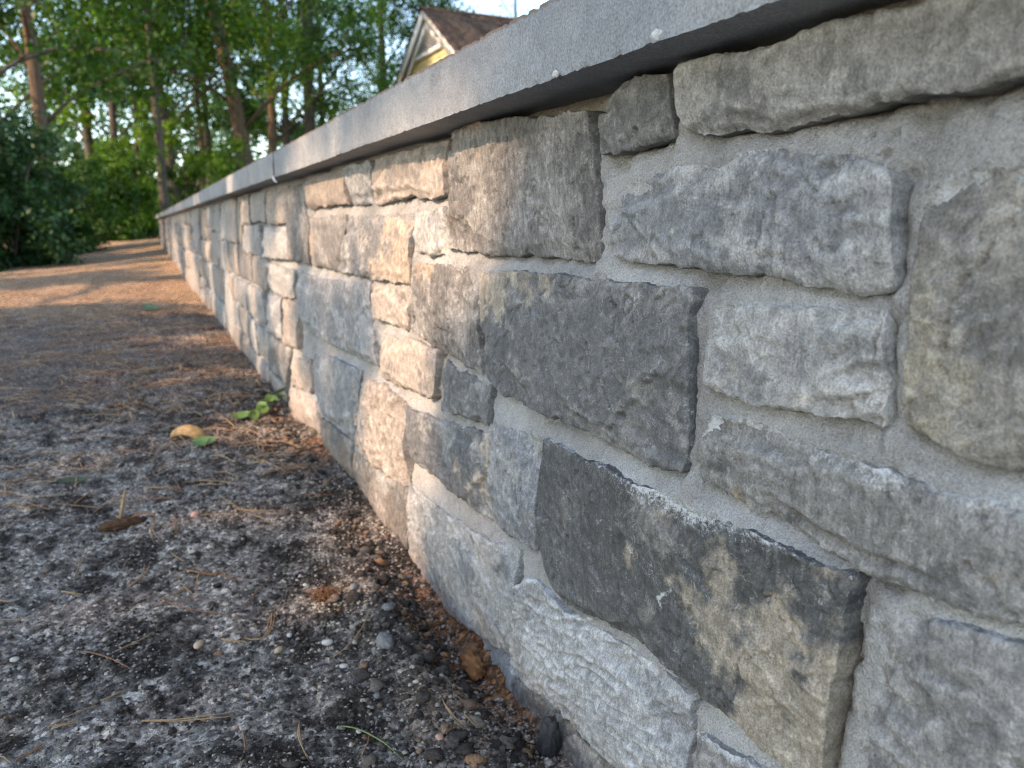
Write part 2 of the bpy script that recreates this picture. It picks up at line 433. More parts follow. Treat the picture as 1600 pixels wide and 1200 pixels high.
# ------------------------------------------------------------------ the stone wall
# every stone: (style, millimetres proud, top edge far->near, bottom edge far->near, far edge mids, near edge mids) in metres along / up the wall face
STONES = [
 ('grey', 8, [(0.4422, 0.6025),(0.3845, 0.5993),(0.3344, 0.6009),(0.2929, 0.6005),(0.2581, 0.6001),(0.2157, 0.6015),(0.1531, 0.6013)], [(0.4361, 0.5645),(0.381, 0.5586),(0.3301, 0.5579),(0.2965, 0.563),(0.2489, 0.5631),(0.2106, 0.5637),(0.1478, 0.5656)], [(0.4442, 0.5818)], []),
 ('darkgrey', 5, [(0.5427, 0.5952),(0.5091, 0.6029),(0.4631, 0.6005)], [(0.546, 0.5588),(0.4585, 0.5637)], [], []),
 ('slate', 1, [(0.888, 0.6044),(0.8413, 0.6081),(0.7107, 0.6013),(0.6436, 0.5925),(0.5676, 0.5899)], [(0.8964, 0.4747),(0.7912, 0.4724),(0.6479, 0.475),(0.5549, 0.4733)], [(0.8976, 0.5402)], [(0.5553, 0.5326)]),
 ('bluegrey', 3, [(0.52, 0.5339),(0.4492, 0.5365),(0.3852, 0.5412),(0.3402, 0.5393),(0.2892, 0.5291),(0.2745, 0.5227)], [(0.5284, 0.4799),(0.4717, 0.4751),(0.3945, 0.4755),(0.3363, 0.4738),(0.3034, 0.4697),(0.2705, 0.4719)], [(0.5241, 0.5068)], [(0.272, 0.4985)]),
 ('brown', -2, [(0.2564, 0.519),(0.2341, 0.5236),(0.2118, 0.5261),(0.1762, 0.5298),(0.1471, 0.5332)], [(0.2539, 0.4034),(0.2348, 0.3989),(0.2138, 0.3975),(0.1947, 0.3973),(0.1572, 0.3959),(0.1262, 0.3939)], [(0.2592, 0.4785),(0.257, 0.4357)], []),
 ('light', 1, [(0.408, 0.4468),(0.3726, 0.4498),(0.3261, 0.4502),(0.2756, 0.4551)], [(0.4058, 0.3937),(0.394, 0.3938),(0.3431, 0.3949),(0.3001, 0.3958),(0.2685, 0.3996)], [(0.4084, 0.419)], [(0.2701, 0.4272)]),
 ('dark7', 7, [(0.7958, 0.4471),(0.6298, 0.4548),(0.5116, 0.4527),(0.4457, 0.4561),(0.424, 0.4547)], [(0.7783, 0.3333),(0.7138, 0.3229),(0.6146, 0.3248),(0.5432, 0.3264),(0.508, 0.3222),(0.4302, 0.3267)], [(0.7898, 0.3898)], [(0.4286, 0.4304),(0.4253, 0.3832)]),
 ('slate', 2, [(1.05, 0.4451),(0.913, 0.4506),(0.8151, 0.4495)], [(1.0579, 0.3552),(0.9186, 0.3455),(0.7954, 0.3373)], [], [(0.7996, 0.3957)]),
 ('brown9', 0, [(0.4039, 0.3707),(0.367, 0.3741),(0.3193, 0.3719),(0.2796, 0.3718),(0.2451, 0.3701),(0.2227, 0.3686),(0.1909, 0.3778),(0.1229, 0.3771)], [(0.4137, 0.3282),(0.3677, 0.3267),(0.328, 0.3253),(0.2848, 0.3199),(0.2662, 0.3215),(0.2304, 0.3214),(0.1843, 0.3284),(0.1163, 0.3335)], [(0.4122, 0.3452)], []),
 ('dark10', 8, [(0.6316, 0.2968),(0.5644, 0.2966),(0.4885, 0.2994),(0.4078, 0.2986),(0.3592, 0.305),(0.3174, 0.3053),(0.2761, 0.3095)], [(0.5934, 0.1463),(0.5317, 0.1595),(0.4377, 0.1737),(0.3806, 0.1716),(0.3323, 0.1685),(0.287, 0.1666)], [(0.6482, 0.2057),(0.6118, 0.156)], [(0.2779, 0.2844),(0.2812, 0.2426),(0.2839, 0.1949)]),
 ('grey', 0, [(0.2479, 0.3047),(0.2282, 0.303),(0.2042, 0.3105),(0.1821, 0.3117),(0.1133, 0.3131)], [(0.2546, 0.1756),(0.2139, 0.1845),(0.1673, 0.1997),(0.0988, 0.2168)], [(0.2508, 0.2682),(0.2527, 0.2159)], []),
 ('stri', 0, [(0.7178, 0.1013),(0.6587, 0.1426),(0.6128, 0.1312),(0.5441, 0.1407),(0.4693, 0.1519),(0.427, 0.1563),(0.4072, 0.1519)], [(0.7179, 0.0023),(0.6571, 0.0193),(0.5944, 0.0279),(0.5016, 0.0312),(0.411, 0.0419)], [(0.7196, 0.0511)], [(0.4074, 0.1232)]),
 ('grey', 0, [(0.396, 0.1308),(0.3668, 0.1359),(0.3244, 0.1476),(0.2968, 0.1463)], [(0.3943, 0.0496),(0.2949, 0.0733)], [], []),
 ('slate', -3, [(0.6099, 0.0085),(0.5162, 0.0172),(0.422, 0.026)], [(0.6083, -0.0559),(0.5134, -0.0414),(0.4181, -0.0311)], [], []),
 ('slate', -4, [(0.7247, -0.0116),(0.6648, 0.0044),(0.6199, 0.0092)], [(0.7212, -0.0736),(0.6639, -0.0642),(0.6183, -0.0597)], [], []),
 ('bluegrey14', 2, [(1.0795, 0.1122),(0.9964, 0.1161),(0.8495, 0.1224),(0.7086, 0.1476)], [(1.0906, -0.0131),(1.0061, -0.0241),(0.8838, -0.0163),(0.7171, 0.0138)], [], [(0.7136, 0.082)]),
 ('dark15', 2, [(1.0844, 0.232),(0.9001, 0.248),(0.7783, 0.2642)], [(1.0602, 0.1554),(0.9283, 0.1614),(0.8172, 0.1552),(0.7782, 0.1634)], [(1.0756, 0.1913)], [(0.7774, 0.2123)]),
 ('blue16', 1, [(0.7732, 0.2775),(0.7107, 0.284),(0.6545, 0.2887)], [(0.7712, 0.1642),(0.7189, 0.1666),(0.6718, 0.1674)], [], [(0.6651, 0.2262)]),
 ('darkgrey', 1, [(0.9269, 0.3282),(0.8726, 0.324),(0.7797, 0.3208)], [(0.9228, 0.2711),(0.8574, 0.272),(0.7804, 0.2788)], [], []),
 ('tan', 3, [(1.2039, 0.3274),(1.0474, 0.339),(0.9378, 0.3385)], [(1.2242, 0.2575),(1.0847, 0.2625),(0.9697, 0.2712)], [], [(0.9423, 0.3036)]),
 ('tan', 0, [(1.2627, 0.4014),(1.1617, 0.4065),(1.0683, 0.4086)], [(1.2573, 0.3539),(1.1504, 0.355),(1.0672, 0.354)], [], []),
 ('tan', 3, [(1.2128, 0.5981),(1.025, 0.5981),(0.9134, 0.5994)], [(1.2328, 0.5356),(1.0885, 0.5401),(1.0465, 0.5456),(0.9874, 0.5361),(0.9055, 0.5404)], [], []),
 ('bluegrey', 0, [(1.4005, 0.5995),(1.2428, 0.5974)], [(1.4069, 0.5389),(1.2514, 0.5371)], [], []),
 ('tan', 3, [(1.7806, 0.5946),(1.5682, 0.5954),(1.4031, 0.5951)], [(1.7677, 0.5365),(1.6752, 0.5426),(1.4087, 0.54)], [], []),
 ('slate', 0, [(2.0065, 0.5902),(1.8364, 0.5903)], [(2.0567, 0.418),(1.7945, 0.4178)], [], [(1.8227, 0.5318),(1.7762, 0.5102)]),
 ('tan', 2, [(2.3963, 0.5953),(2.0212, 0.5939)], [(2.3851, 0.5057),(2.0425, 0.5067)], [], []),
 ('light', 3, [(2.4783, 0.4888),(2.0409, 0.494)], [(2.5309, 0.4062),(2.0586, 0.4164)], [], []),
 ('slate', 2, [(1.7505, 0.5129),(1.5622, 0.5142),(1.4271, 0.5166)], [(1.7624, 0.4164),(1.6145, 0.4177),(1.4664, 0.4186)], [], []),
 ('slatetan', 3, [(1.4087, 0.5141),(1.1911, 0.5143),(1.038, 0.5137)], [(1.457, 0.4179),(1.2415, 0.4176),(1.0609, 0.4202)], [], []),
 ('light', 0, [(1.0275, 0.5144),(0.9746, 0.5163),(0.9191, 0.521)], [(1.0233, 0.4646),(0.9655, 0.4647),(0.9129, 0.468)], [], []),
 ('bluegrey', 3, [(1.9305, 0.3905),(1.7027, 0.3832),(1.4204, 0.3976),(1.2793, 0.4057)], [(1.9283, 0.2591),(1.7346, 0.2584),(1.5087, 0.2643),(1.3479, 0.2685),(1.2418, 0.2718)], [], [(1.2786, 0.354)]),
 ('light', 0, [(2.4389, 0.3865),(1.9927, 0.3871)], [(2.4637, 0.2998),(2.0152, 0.3179)], [], []),
 ('bluegrey', 0, [(2.511, 0.2841),(2.2335, 0.2995)], [(2.5625, 0.1688),(2.2806, 0.1752)], [], []),
 ('tan', 0, [(2.2011, 0.2987),(1.9731, 0.3086)], [(2.237, 0.1718),(1.9917, 0.1923)], [], []),
 ('bluegrey', 1, [(1.8033, 0.2012),(1.5698, 0.2315),(1.3511, 0.2397)], [(1.7338, 0.0749),(1.6001, 0.0881),(1.4481, 0.0926)], [(1.8062, 0.1333)], [(1.3896, 0.1745)]),
 ('rough', 4, [(1.3707, 0.2174),(1.2462, 0.2416),(1.0934, 0.2372)], [(1.4208, 0.0923),(1.3014, 0.0827),(1.1438, 0.1021),(1.0766, 0.1103)], [], [(1.0765, 0.1813)]),
 ('tan', 0, [(2.1203, 0.1457),(1.836, 0.1838)], [(2.1678, 0.0656),(1.841, 0.1078)], [], []),
 ('tan', 0, [(2.183, 0.0518),(1.8432, 0.0995)], [(2.1667, -0.0226),(1.7651, 0.0245)], [], []),
 ('slate', -2, [(1.744, 0.0632),(1.4623, 0.0808)], [(1.7581, 0.0043),(1.471, 0.001)], [], []),
 ('slate', -2, [(1.434, 0.0674),(1.2653, 0.0758),(1.1031, 0.0947)], [(1.4456, -0.0018),(1.2752, -0.0014),(1.1132, -0.0165)], [], []),
 ('slate', 0, [(2.5241, 0.1612),(2.1753, 0.1641)], [(2.5427, 0.0547),(2.213, 0.0572)], [], []),
 ('light', -2, [(2.5505, 0.0364),(2.253, 0.0401)], [(2.5441, -0.0134),(2.2548, -0.0272)], [], []),
]


# main colour, second colour, share of second, stain colour, share of stain, stain bias (along, down), lime, grain
STYLE = {
    'grey':      ((0.231,0.221,0.208), (0.146,0.142,0.137), .40, (0.283,0.240,0.184), .20, (0, 0), .55, .4),
    'darkgrey':  ((0.124,0.122,0.118), (0.184,0.180,0.174), .40, (0.217,0.185,0.146), .12, (0, 0), .20, .4),
    'slate':     ((0.119,0.112,0.105), (0.196,0.186,0.173), .48, (0.268,0.207,0.157), .25, (-.5, -.3), .10, 1.0),
    'bluegrey':  ((0.165,0.167,0.171), (0.261,0.257,0.249), .48, (0.279,0.235,0.183), .18, (.2, .2), .55, .5),
    'brown':     ((0.185,0.170,0.149), (0.131,0.124,0.113), .42, (0.250,0.221,0.168), .42, (0, .3), .35, .2),
    'light':     ((0.261,0.253,0.239), (0.173,0.172,0.170), .42, (0.292,0.251,0.201), .25, (.3, .3), .5, .4),
    'dark7':     ((0.102,0.102,0.102), (0.170,0.163,0.154), .42, (0.325,0.275,0.213), .17, (-.7, -.7), .22, .6),
    'brown9':    ((0.174,0.167,0.157), (0.103,0.100,0.097), .34, (0.247,0.190,0.119), .38, (-.1, .1), .95, .2),
    'dark10':    ((0.076,0.076,0.074), (0.135,0.127,0.116), .38, (0.288,0.243,0.187), .36, (.9, .35), .55, .4),
    'stri':      ((0.298,0.295,0.289), (0.217,0.214,0.214), .42, (0.281,0.260,0.229), .15, (0, .4), .6, 2.0),
    'bluegrey14':((0.219,0.219,0.215), (0.144,0.147,0.152), .42, (0.310,0.276,0.230), .25, (-.6, .5), .22, .4),
    'dark15':    ((0.115,0.116,0.118), (0.189,0.187,0.183), .40, (0.346,0.293,0.237), .24, (1.0, 0), .22, .4),
    'blue16':    ((0.156,0.159,0.166), (0.239,0.235,0.227), .45, (0.321,0.266,0.211), .28, (0, .6), .40, .4),
    'tan':       ((0.253,0.217,0.187), (0.187,0.172,0.158), .36, (0.287,0.236,0.193), .42, (0, 0), .18, .5),
    'slatetan':  ((0.154,0.154,0.154), (0.236,0.223,0.205), .40, (.300,.240,.185), .42, (1.0, 0), .15, .8),
    'rough':     ((0.252,0.215,0.184), (0.173,0.153,0.134), .40, (0.287,0.236,0.193), .40, (0, 0), .20, 1.2),
}


def resample(P, n):
    P = np.array(P, float)
    d = np.r_[0, np.cumsum(np.linalg.norm(np.diff(P, axis=0), axis=1))]
    t = np.linspace(0, d[-1], n)
    return np.stack([np.interp(t, d, P[:, 0]), np.interp(t, d, P[:, 1])], 1)


STONE_POLYS = []
STONE_COUNT = 0


def soft_poly(P, k=1):
    """round a traced polyline a little (corner cutting, ends kept)"""
    P = np.array(P, float)
    for _ in range(k):
        if len(P) < 3: return P
        Q = [P[0]]
        for a, b in zip(P[:-1], P[1:]):
            Q += [a * .75 + b * .25, a * .25 + b * .75]
        Q.append(P[-1]); P = np.array(Q)
    return P


def build_stone(parent, style, proud, top, bot, left, right, res, seed):
    """top/bot run from the far end to the near end; left/right are the extra points on the far / near edge"""
    global STONE_COUNT
    c0, c1, a1, c2, a2, g2, lime_amt, grain = STYLE[style]
    r = np.random.default_rng(seed * 7 + 3)
    L = [top[0]] + list(left) + [bot[0]]
    R = [top[-1]] + list(right) + [bot[-1]]
    T, B, L, R = soft_poly(top), soft_poly(bot), soft_poly(L), soft_poly(R)
    W = 0.5 * (abs(top[0][0] - top[-1][0]) + abs(bot[0][0] - bot[-1][0]))
    H = 0.5 * (abs(top[0][1] - bot[0][1]) + abs(top[-1][1] - bot[-1][1]))
    nu = int(max(4, min(240, W / res))) + 1
    nv = int(max(4, min(130, H / res))) + 1
    T, B, L, R = resample(T, nu), resample(B, nu), resample(L, nv), resample(R, nv)
    def pl(x, sd):
        """broken straight runs between random offsets, the way stone snaps"""
        i = np.floor(x); f_ = x - i
        a_ = _hash(i, i * 0 + 1, sd) / 2147483648.0 - 1; b_ = _hash(i + 1, i * 0 + 1, sd) / 2147483648.0 - 1
        return a_ * (1 - f_) + b_ * f_
    def rough_edge(P, k, amp):
        n = len(P); s = np.linspace(0, 1, n)
        ln = np.linalg.norm(P[-1] - P[0])
        t = P[-1] - P[0]; t = t / (np.linalg.norm(t) + 1e-9)
        nr = np.array([-t[1], t[0]])
        w = np.minimum(1, np.minimum(s, 1 - s) * ln / 0.012)
        x_ = s * ln
        d = amp * (pl(x_ * 42 + k, seed * 5 + k) + .55 * pl(x_ * 120 + k, seed * 5 + k + 50) + .35 * pl(x_ * 330, seed * 5 + k + 90)) * w
        return P + nr * d[:, None]
    T = rough_edge(T, 1, .0019); B = rough_edge(B, 2, .0024); L = rough_edge(L, 3, .0016); R = rough_edge(R, 4, .0016)
    cen = np.mean(np.concatenate([T, B]), 0)
    def round_corner(P, rr=.006):
        for e in (0, -1):
            d = np.linalg.norm(P - P[e], axis=1)
            P = P + (cen - P) / (np.linalg.norm(cen - P, axis=1)[:, None] + 1e-6) * (rr * np.exp(-d / rr))[:, None]
        return P
    rr = .0010 + .0016 * r.random()
    T, B, L, R = [round_corner(P, rr) for P in (T, B, L, R)]
    L[0] = T[0]; R[0] = T[-1]; L[-1] = B[0]; R[-1] = B[-1]
    s = np.linspace(0, 1, nu)[None, :, None]; t = np.linspace(0, 1, nv)[:, None, None]
    P = (1 - t) * T[None] + t * B[None] + (1 - s) * L[:, None] + s * R[:, None] \
        - ((1 - s) * (1 - t) * T[0] + s * (1 - t) * T[-1] + (1 - s) * t * B[0] + s * t * B[-1])
    P = cen + (P - cen) * np.array([1 + .005 / W, 1 + .006 / H])
    u, v = P[..., 0], P[..., 1]
    s = s[..., 0] + 0 * u; t = t[..., 0] + 0 * u
    dl, dr, dt, db = s * W, (1 - s) * W, t * H, (1 - t) * H
    ou, ov = seed * 3.17, seed * 1.91
    # ---- relief of the split face
    h = (s - .5) * r.normal(0, .0025) + (t - .5) * r.normal(0, .0035)
    h = h + .0012 * fbm(u * 9 + ou, v * 11 + ov, seed, 3) + .0009 * fbm(u * 40 + ou, v * 44 + ov, seed + 5, 4, .6)
    an = math.radians(r.uniform(-30, 30) + (70 if grain > .8 else 0))
    if style == 'stri': an = math.radians(-14)
    ca, sa = math.cos(an), math.sin(an)
    wa = .006 * fbm(u * 12 + ou, v * 12, seed + 8, 2)
    up, vp = (u + wa) * ca + (v + wa) * sa, -(u + wa) * sa + (v + wa) * ca
    if res < .007:
        h += .0006 * grain * fbm(up * 22 + ou, vp * 190 + ov, seed + 9, 3, .6)
        # cleavage plates: thin layers broken off along wandering rims
        q = 4.0 * fbm(up * 8 + ou, vp * 13 + ov, seed + 11, 4, .6)
        fq = q - np.floor(q)
        h += (.0013 + .0009 * min(grain, 1)) * (np.floor(q) + smooth(.0, .05, fq) - q * .75)
        # hairline cracks
        cr = np.abs(fbm(u * 13 + ou + 3, v * 8 + ov, seed + 12, 4, .55))
        h -= .0036 * smooth(.020, .0, cr) * smooth(-.05 if style.startswith('blue') else .10, .30, gn(u * 8 + ou, v * 8, seed + 13))
    if style == 'stri':
        rid = 1 - np.abs(gn(up * 24 + 1.2 * gn(vp * 20, up * 9, seed + 3), vp * 105, seed + 4)) * 2
        h += .0026 * np.sign(rid) * np.abs(rid) ** .7
    # cut facets along the margins: the stone was struck from its sides
    for q in range(5 if style != 'rough' else 10):
        th = r.uniform(0, 2 * math.pi)
        d = (s - .5) * math.cos(th) + (t - .5) * math.sin(th) + .030 * fbm(u * 22 + ou + q * 5, v * 22, seed + q, 3)
        h -= r.uniform(.004, .016) * np.clip(d - r.uniform(.30, .46), 0, 1)
    # flaked ledges with a crisp, wandering rim
    for q in range(6 if style != 'rough' else 12):
        th = r.uniform(0, 2 * math.pi)
        off = r.uniform(.22, .47)
        wv = .07 * fbm(u * 16 + q * 3.3 + ou, v * 16 + ov, seed + 30 + q, 5, .65)
        d = (s - .5) * math.cos(th) + (t - .5) * math.sin(th) + wv
        span = gn(s * 2.2 + q, t * 2.2 + seed, seed + q)
        h -= r.uniform(.0012, .0042) * smooth(0, .007, d - off) * smooth(-.10, .15, span)
    if style == 'rough':
        rid = 1 - np.abs(gn(up * 6 + ou, vp * 26 + ov, seed + 2)) * 2
        h += .008 * np.maximum(rid, 0) ** 2 + .004 * fbm(u * 50, v * 50, seed, 3)
    if style == 'slate' and W > .3 and res < .004:       # a long open crack
        uc = np.mean(u[0]) - .005 + .004 * gn(v * 25, v * 0 + 3, 5) + .0015 * gn(v * 110, v * 0 + 3, 6) + .02 * (v - v.mean())
        h -= .009 * np.exp(-((u - uc) / .0014) ** 2) * smooth(.30, .36, 1 - t)
    # crisp arrises with chips knocked off here and there
    for d, sd, big in ((dt, 41, .006), (db, 42, .006), (dl, 43, .005), (dr, 44, .005)):
        w_ = .0009 + big * np.clip(gn(u * 38 + ou, v * 38 + sd, seed + sd) + .45 * gn(u * 120, v * 120, seed + sd + 1) - .28, 0, 1)
        h -= .8 * np.clip(w_ - d, 0, 1)
    x = -proud / 1000.0 - h
    V = np.stack([x, u, v], -1).reshape(-1, 3)
    quads = grid_quads(nu, nv)
    idx = np.arange(nu * nv).reshape(nv, nu)
    loop = np.r_[idx[0, :-1], idx[:-1, -1], idx[-1, :0:-1], idx[:0:-1, 0]]
    n = len(loop)
    base = V[loop]
    out = base[:, 1:] - cen
    out = out / (np.linalg.norm(out, axis=1)[:, None] + 1e-6)
    rings = []
    Vs = [V]; off = len(V)
    for i, (xd, gr) in enumerate(((.0, .0), (.004, .0005), (.011, .0006), (.019, -.0006), (.036, -.001))):
        q = base.copy()
        jag = (.0 if i == 0 else .0012) * fbm(base[:, 1] * 90 + i * 2, base[:, 2] * 90 + seed, seed + i, 3)
        q[:, 1:] += out * (gr + jag)[:, None]
        q[:, 0] = base[:, 0] if i == 0 else np.maximum(base[:, 0] + xd * .5, -proud / 1000 + xd)
        Vs.append(q); rings.append(np.arange(off, off + n)); off += n
    V = np.concatenate(Vs)
    Q = [quads]
    for a, b in zip(rings[:-1], rings[1:]):
        a2_, b2_ = np.roll(a, -1), np.roll(b, -1)
        Q.append(np.stack([a, b, b2_, a2_], 1))
    Q = np.concatenate(Q)
    # ---- colour of the stone itself
    n1 = fbm(u * 11 + ou, v * 13 + ov, seed + 50, 7, .72)
    n2 = fbm(u * 9 + ou + 7, v * 9 + ov, seed + 60, 7, .70) + g2[0] * (s - .5) + g2[1] * (t - .5)
    n3 = fbm(u * 5 + ou, v * 5 + ov, seed + 70, 3)
    tint = r.normal(0, .06) + 1
    c = np.array(c0)[None, None] * tint * (1 + .35 * n3[..., None])
    m1 = smooth(-.07, .15, n1 - (.5 - a1) * 1.2)[..., None]
    c = c * (1 - m1) + np.array(c1) * m1
    m2 = smooth(.02, .24, n2 - (.5 - a2) * 1.1)[..., None]
    c = c * (1 - .85 * m2) + np.array(c2) * .85 * m2
    # soil splashed on the foot of the wall
    sp_ = (smooth(.085, .0, v) * np.clip(.55 + fbm(u * 16 + 3, v * 16, 88, 4, .6), 0, 1) * .75)[..., None]
    c = c * (1 - sp_) + np.array([.17, .125, .092]) * sp_
    c = np.clip(c, .02, .65)
    lm = lime_amt * np.exp(-dt / .006) * (.15 + 1.7 * np.clip(fbm(u * 14 + ou, v * 3, seed + 80, 3) + .12, 0, 1)) * 1.5
    lm += .5 * lime_amt * np.exp(-np.minimum(np.minimum(dl, dr), db) / .003)
    if style == 'dark10':
        # a splash of white mortar slurry on the face
        for (a0, b0, a_, b_, w) in ((.425, .236, .440, .222, .0022), (.440, .222, .437, .217, .002), (.478, .244, .482, .246, .0016)):
            pu = np.clip(((u - a0) * (a_ - a0) + (v - b0) * (b_ - b0)) / ((a_ - a0) ** 2 + (b_ - b0) ** 2 + 1e-9), 0, 1)
            dd = np.hypot(u - a0 - pu * (a_ - a0), v - b0 - pu * (b_ - b0))
            lm += .75 * np.exp(-(dd / w) ** 2)
        lm += .8 * np.exp(-(((u - .43) / .07) ** 2)) * np.exp(-(dt / .015) ** 2)
    # arrises and plate rims are rubbed paler
    if nu > 20 and nv > 12:
        hb_ = h.copy()
        for _ in range(3):
            q_ = np.pad(hb_, 2, mode='edge')
            hb_ = (q_[2:-2, 2:-2] + q_[:-4, 2:-2] + q_[4:, 2:-2] + q_[2:-2, :-4] + q_[2:-2, 4:]) / 5
        c = np.clip(c * (1 + .28 * np.clip((h - hb_) / .0007, 0, 1.2))[..., None], .02, .65)
        lm += .16 * np.clip((h - hb_) / .0012, 0, 1) * np.clip(.4 + fbm(u * 10 + ou, v * 10, seed + 85, 3), 0, 1)
    col = np.concatenate([c.reshape(-1, 3)] + [c.reshape(-1, 3)[loop] * .95] * 5)
    # mortar is smeared over the stone's upper side
    smear = np.zeros(n); smear[:nu - 1] = .25 + .9 * np.clip(.3 + fbm(base[:nu - 1, 1] * 25, base[:nu - 1, 2] * 25, seed + 90, 3), 0, 1)
    smear *= .45 + lime_amt
    lime = np.concatenate([lm.reshape(-1)] + [smear] * 3 + [np.zeros(n)] * 2)
    ctr = np.array([0.0, cen[0], cen[1]])
    V = V - ctr
    me = mesh_np('stone', V, Q[:, ::-1], None, True)
    set_attr(me, 'col', col); set_attr(me, 'lime', lime); set_attr(me, 'streak', np.full(len(col), r.uniform(.1, .75) if grain < .9 else .8))
    o = obj('stone', me, M_STONE, parent, tuple(ctr))
    STONE_POLYS.append((proud, np.concatenate([T[:-1], R[:-1], B[:0:-1], L[:0:-1]])))
    STONE_COUNT += 1
    return o


wall = empty('stone_wall', (0, 0, 0))
tag(wall, 'long low wall of grey and tan split stones with wide mortar joints', 'wall')
WALL_END = 15.6
CAP_Z0, CAP_Z1 = 0.610, 0.668
for i, (style, pr, tp, bt, lf, rt) in enumerate(STONES):
    nearest = min(min(p[0] for p in tp), min(p[0] for p in bt))
    res = .0017 if nearest < .85 else (.0030 if nearest < 1.3 else .006)
    build_stone(wall, style, pr * .7, tp, bt, lf, rt, res, i + 1)


def random_courses(u0, u1, seed):
    """irregular ashlar between two places along the wall: two bands, each broken into blocks of one or two courses"""
    r = random.Random(seed)
    g = .013
    for b0, b1 in ((-.03, .292), (.300, .602)):
        u = u0
        while u < u1 - .05:
            L = min(r.uniform(.45, .95), u1 - u)
            if u1 - (u + L) < .25: L = u1 - u
            mode = r.random()
            hh = b1 - b0
            if mode < .50: cuts = [b0, b0 + hh * r.uniform(.38, .62), b1]
            elif mode < .93: cuts = [b0, b0 + hh * r.uniform(.28, .38), b0 + hh * r.uniform(.62, .72), b1]
            else: cuts = [b0, b1]; L = min(L, .34)
            for c0, c1 in zip(cuts[:-1], cuts[1:]):
                a = u
                while a < u + L - .02:
                    w = r.uniform(.15, .36) if a < 8 else r.uniform(.20, .44)
                    if u + L - (a + w) < .13: w = u + L - a
                    j = lambda q: q + r.uniform(-.005, .005)
                    yield [(j(a + w - g / 2), j(c1 - g / 2)), (j(a + w * .5), j(c1 - g / 2)), (j(a + g / 2), j(c1 - g / 2))], \
                          [(j(a + w - g / 2), j(c0 + g / 2)), (j(a + w * .5), j(c0 + g / 2)), (j(a + g / 2), j(c0 + g / 2))], a
                    a += w
            u += L


# the stretch where the coursing passes from the near stones into the far ones
for i, (st, u0, u1, v0, v1) in enumerate((('light', 2.412, 2.745, .512, .597), ('slate', 2.758, 2.995, .500, .598), ('bluegrey', 2.548, 2.99, .408, .497), ('tan', 2.480, 2.80, .306, .394),
                                          ('slate', 2.813, 2.995, .304, .396), ('grey', 2.578, 2.99, .180, .293), ('slatetan', 2.560, 2.78, .062, .166), ('light', 2.793, 2.995, .055, .167), ('bluegrey14', 2.565, 2.99, -.04, .046))):
    build_stone(wall, st, 1 + i % 3, [(u1, v1), ((u0 + u1) / 2, v1 - .003), (u0, v1)], [(u1, v0), ((u0 + u1) / 2, v0 + .004), (u0, v0)], [], [], .008, 150 + i)
pick = random.Random(5)
names = ['slate', 'bluegrey', 'light', 'tan', 'grey', 'tan', 'slatetan', 'bluegrey14', 'light', 'rough', 'darkgrey', 'brown']
far_n = 0
for tp, bt, a in random_courses(3.005, WALL_END, 3):
    far_n += 1
    res = .010 if a < 4 else (.02 if a < 7 else .04)
    build_stone(wall, pick.choice(names), pick.uniform(-4, 6), tp, bt, [], [], res, 200 + far_n)
for tp, bt, a in random_courses(-1.0, .085, 8):
    far_n += 1
    build_stone(wall, pick.choice(names), pick.uniform(-2, 4), tp, bt, [], [], .008, 200 + far_n)

# ---- mortar: one continuous bed, raked under each stone's lower edge and swept up on to the stone below
mu = np.concatenate([np.arange(-1.0, .05, .02), np.arange(.05, 1.25, .0028), np.arange(1.25, 2.6, .006), np.arange(2.6, WALL_END + .001, .02)])
mv = np.concatenate([np.arange(-.08, .612, .0034)])
GU, GV = np.meshgrid(mu, mv)
inside = np.zeros(GU.shape, bool)
dist = np.full(GU.shape, .05)
prd = np.zeros(GU.shape)
for pr_, P in STONE_POLYS:
    lo, hi = P.min(0) - .02, P.max(0) + .02
    i0, i1 = np.searchsorted(mu, [lo[0], hi[0]]); j0, j1 = np.searchsorted(mv, [lo[1], hi[1]])
    if i1 <= i0 or j1 <= j0: continue
    sub = (slice(j0, j1), slice(i0, i1))
    x, y = GU[sub], GV[sub]
    step = max(1, len(P) // 90)
    Q = P[::step]; A, Bq = Q, np.roll(Q, -1, 0)
    ins = np.zeros(x.shape, bool)
    for (ax, ay), (bx, by) in zip(A, Bq):
        c = (ay > y) != (by > y)
        ins ^= c & (x < (bx - ax) * (y - ay) / (by - ay + 1e-12) + ax)
    inside[sub] |= ins; prd[sub] = np.where(ins, pr_ / 1000.0, prd[sub])
nv_, nu_ = GU.shape
low_p = np.zeros(GU.shape); carry = np.zeros(nu_)
for j in range(nv_):
    carry = np.where(inside[j], prd[j], carry); low_p[j] = carry
below = np.full(GU.shape, .08); above = np.full(GU.shape, .08)
run = np.full(nu_, .08)
for j in range(nv_):
    run = np.where(inside[j], 0, run + .0034); below[j] = np.minimum(run, .08)
run = np.full(nu_, .08)
for j in range(nv_ - 1, -1, -1):
    run = np.where(inside[j], 0, run + .0034); above[j] = np.minimum(run, .08)
near_s = np.full(GU.shape, .08); far_s = np.full(GU.shape, .08)
run = np.full(nv_, .08); du = np.r_[.02, np.diff(mu)]
for i in range(nu_):
    run = np.where(inside[:, i], 0, run + du[i]); near_s[:, i] = np.minimum(run, .08)
run = np.full(nv_, .08)
for i in range(nu_ - 1, -1, -1):
    run = np.where(inside[:, i], 0, run + du[i]); far_s[:, i] = np.minimum(run, .08)
gapv, gaph = below + above, near_s + far_s
frac = below / (gapv + 1e-6)
rec_h = (.0034 - np.clip(low_p, -.004, .009)) * smooth(.75, .0, frac) + .0105 * smooth(.0, .75, frac) + .0170 * smooth(.70, 1.0, frac) + .006 * smooth(1.0, 2.2, GU)
fh = near_s / (gaph + 1e-6)
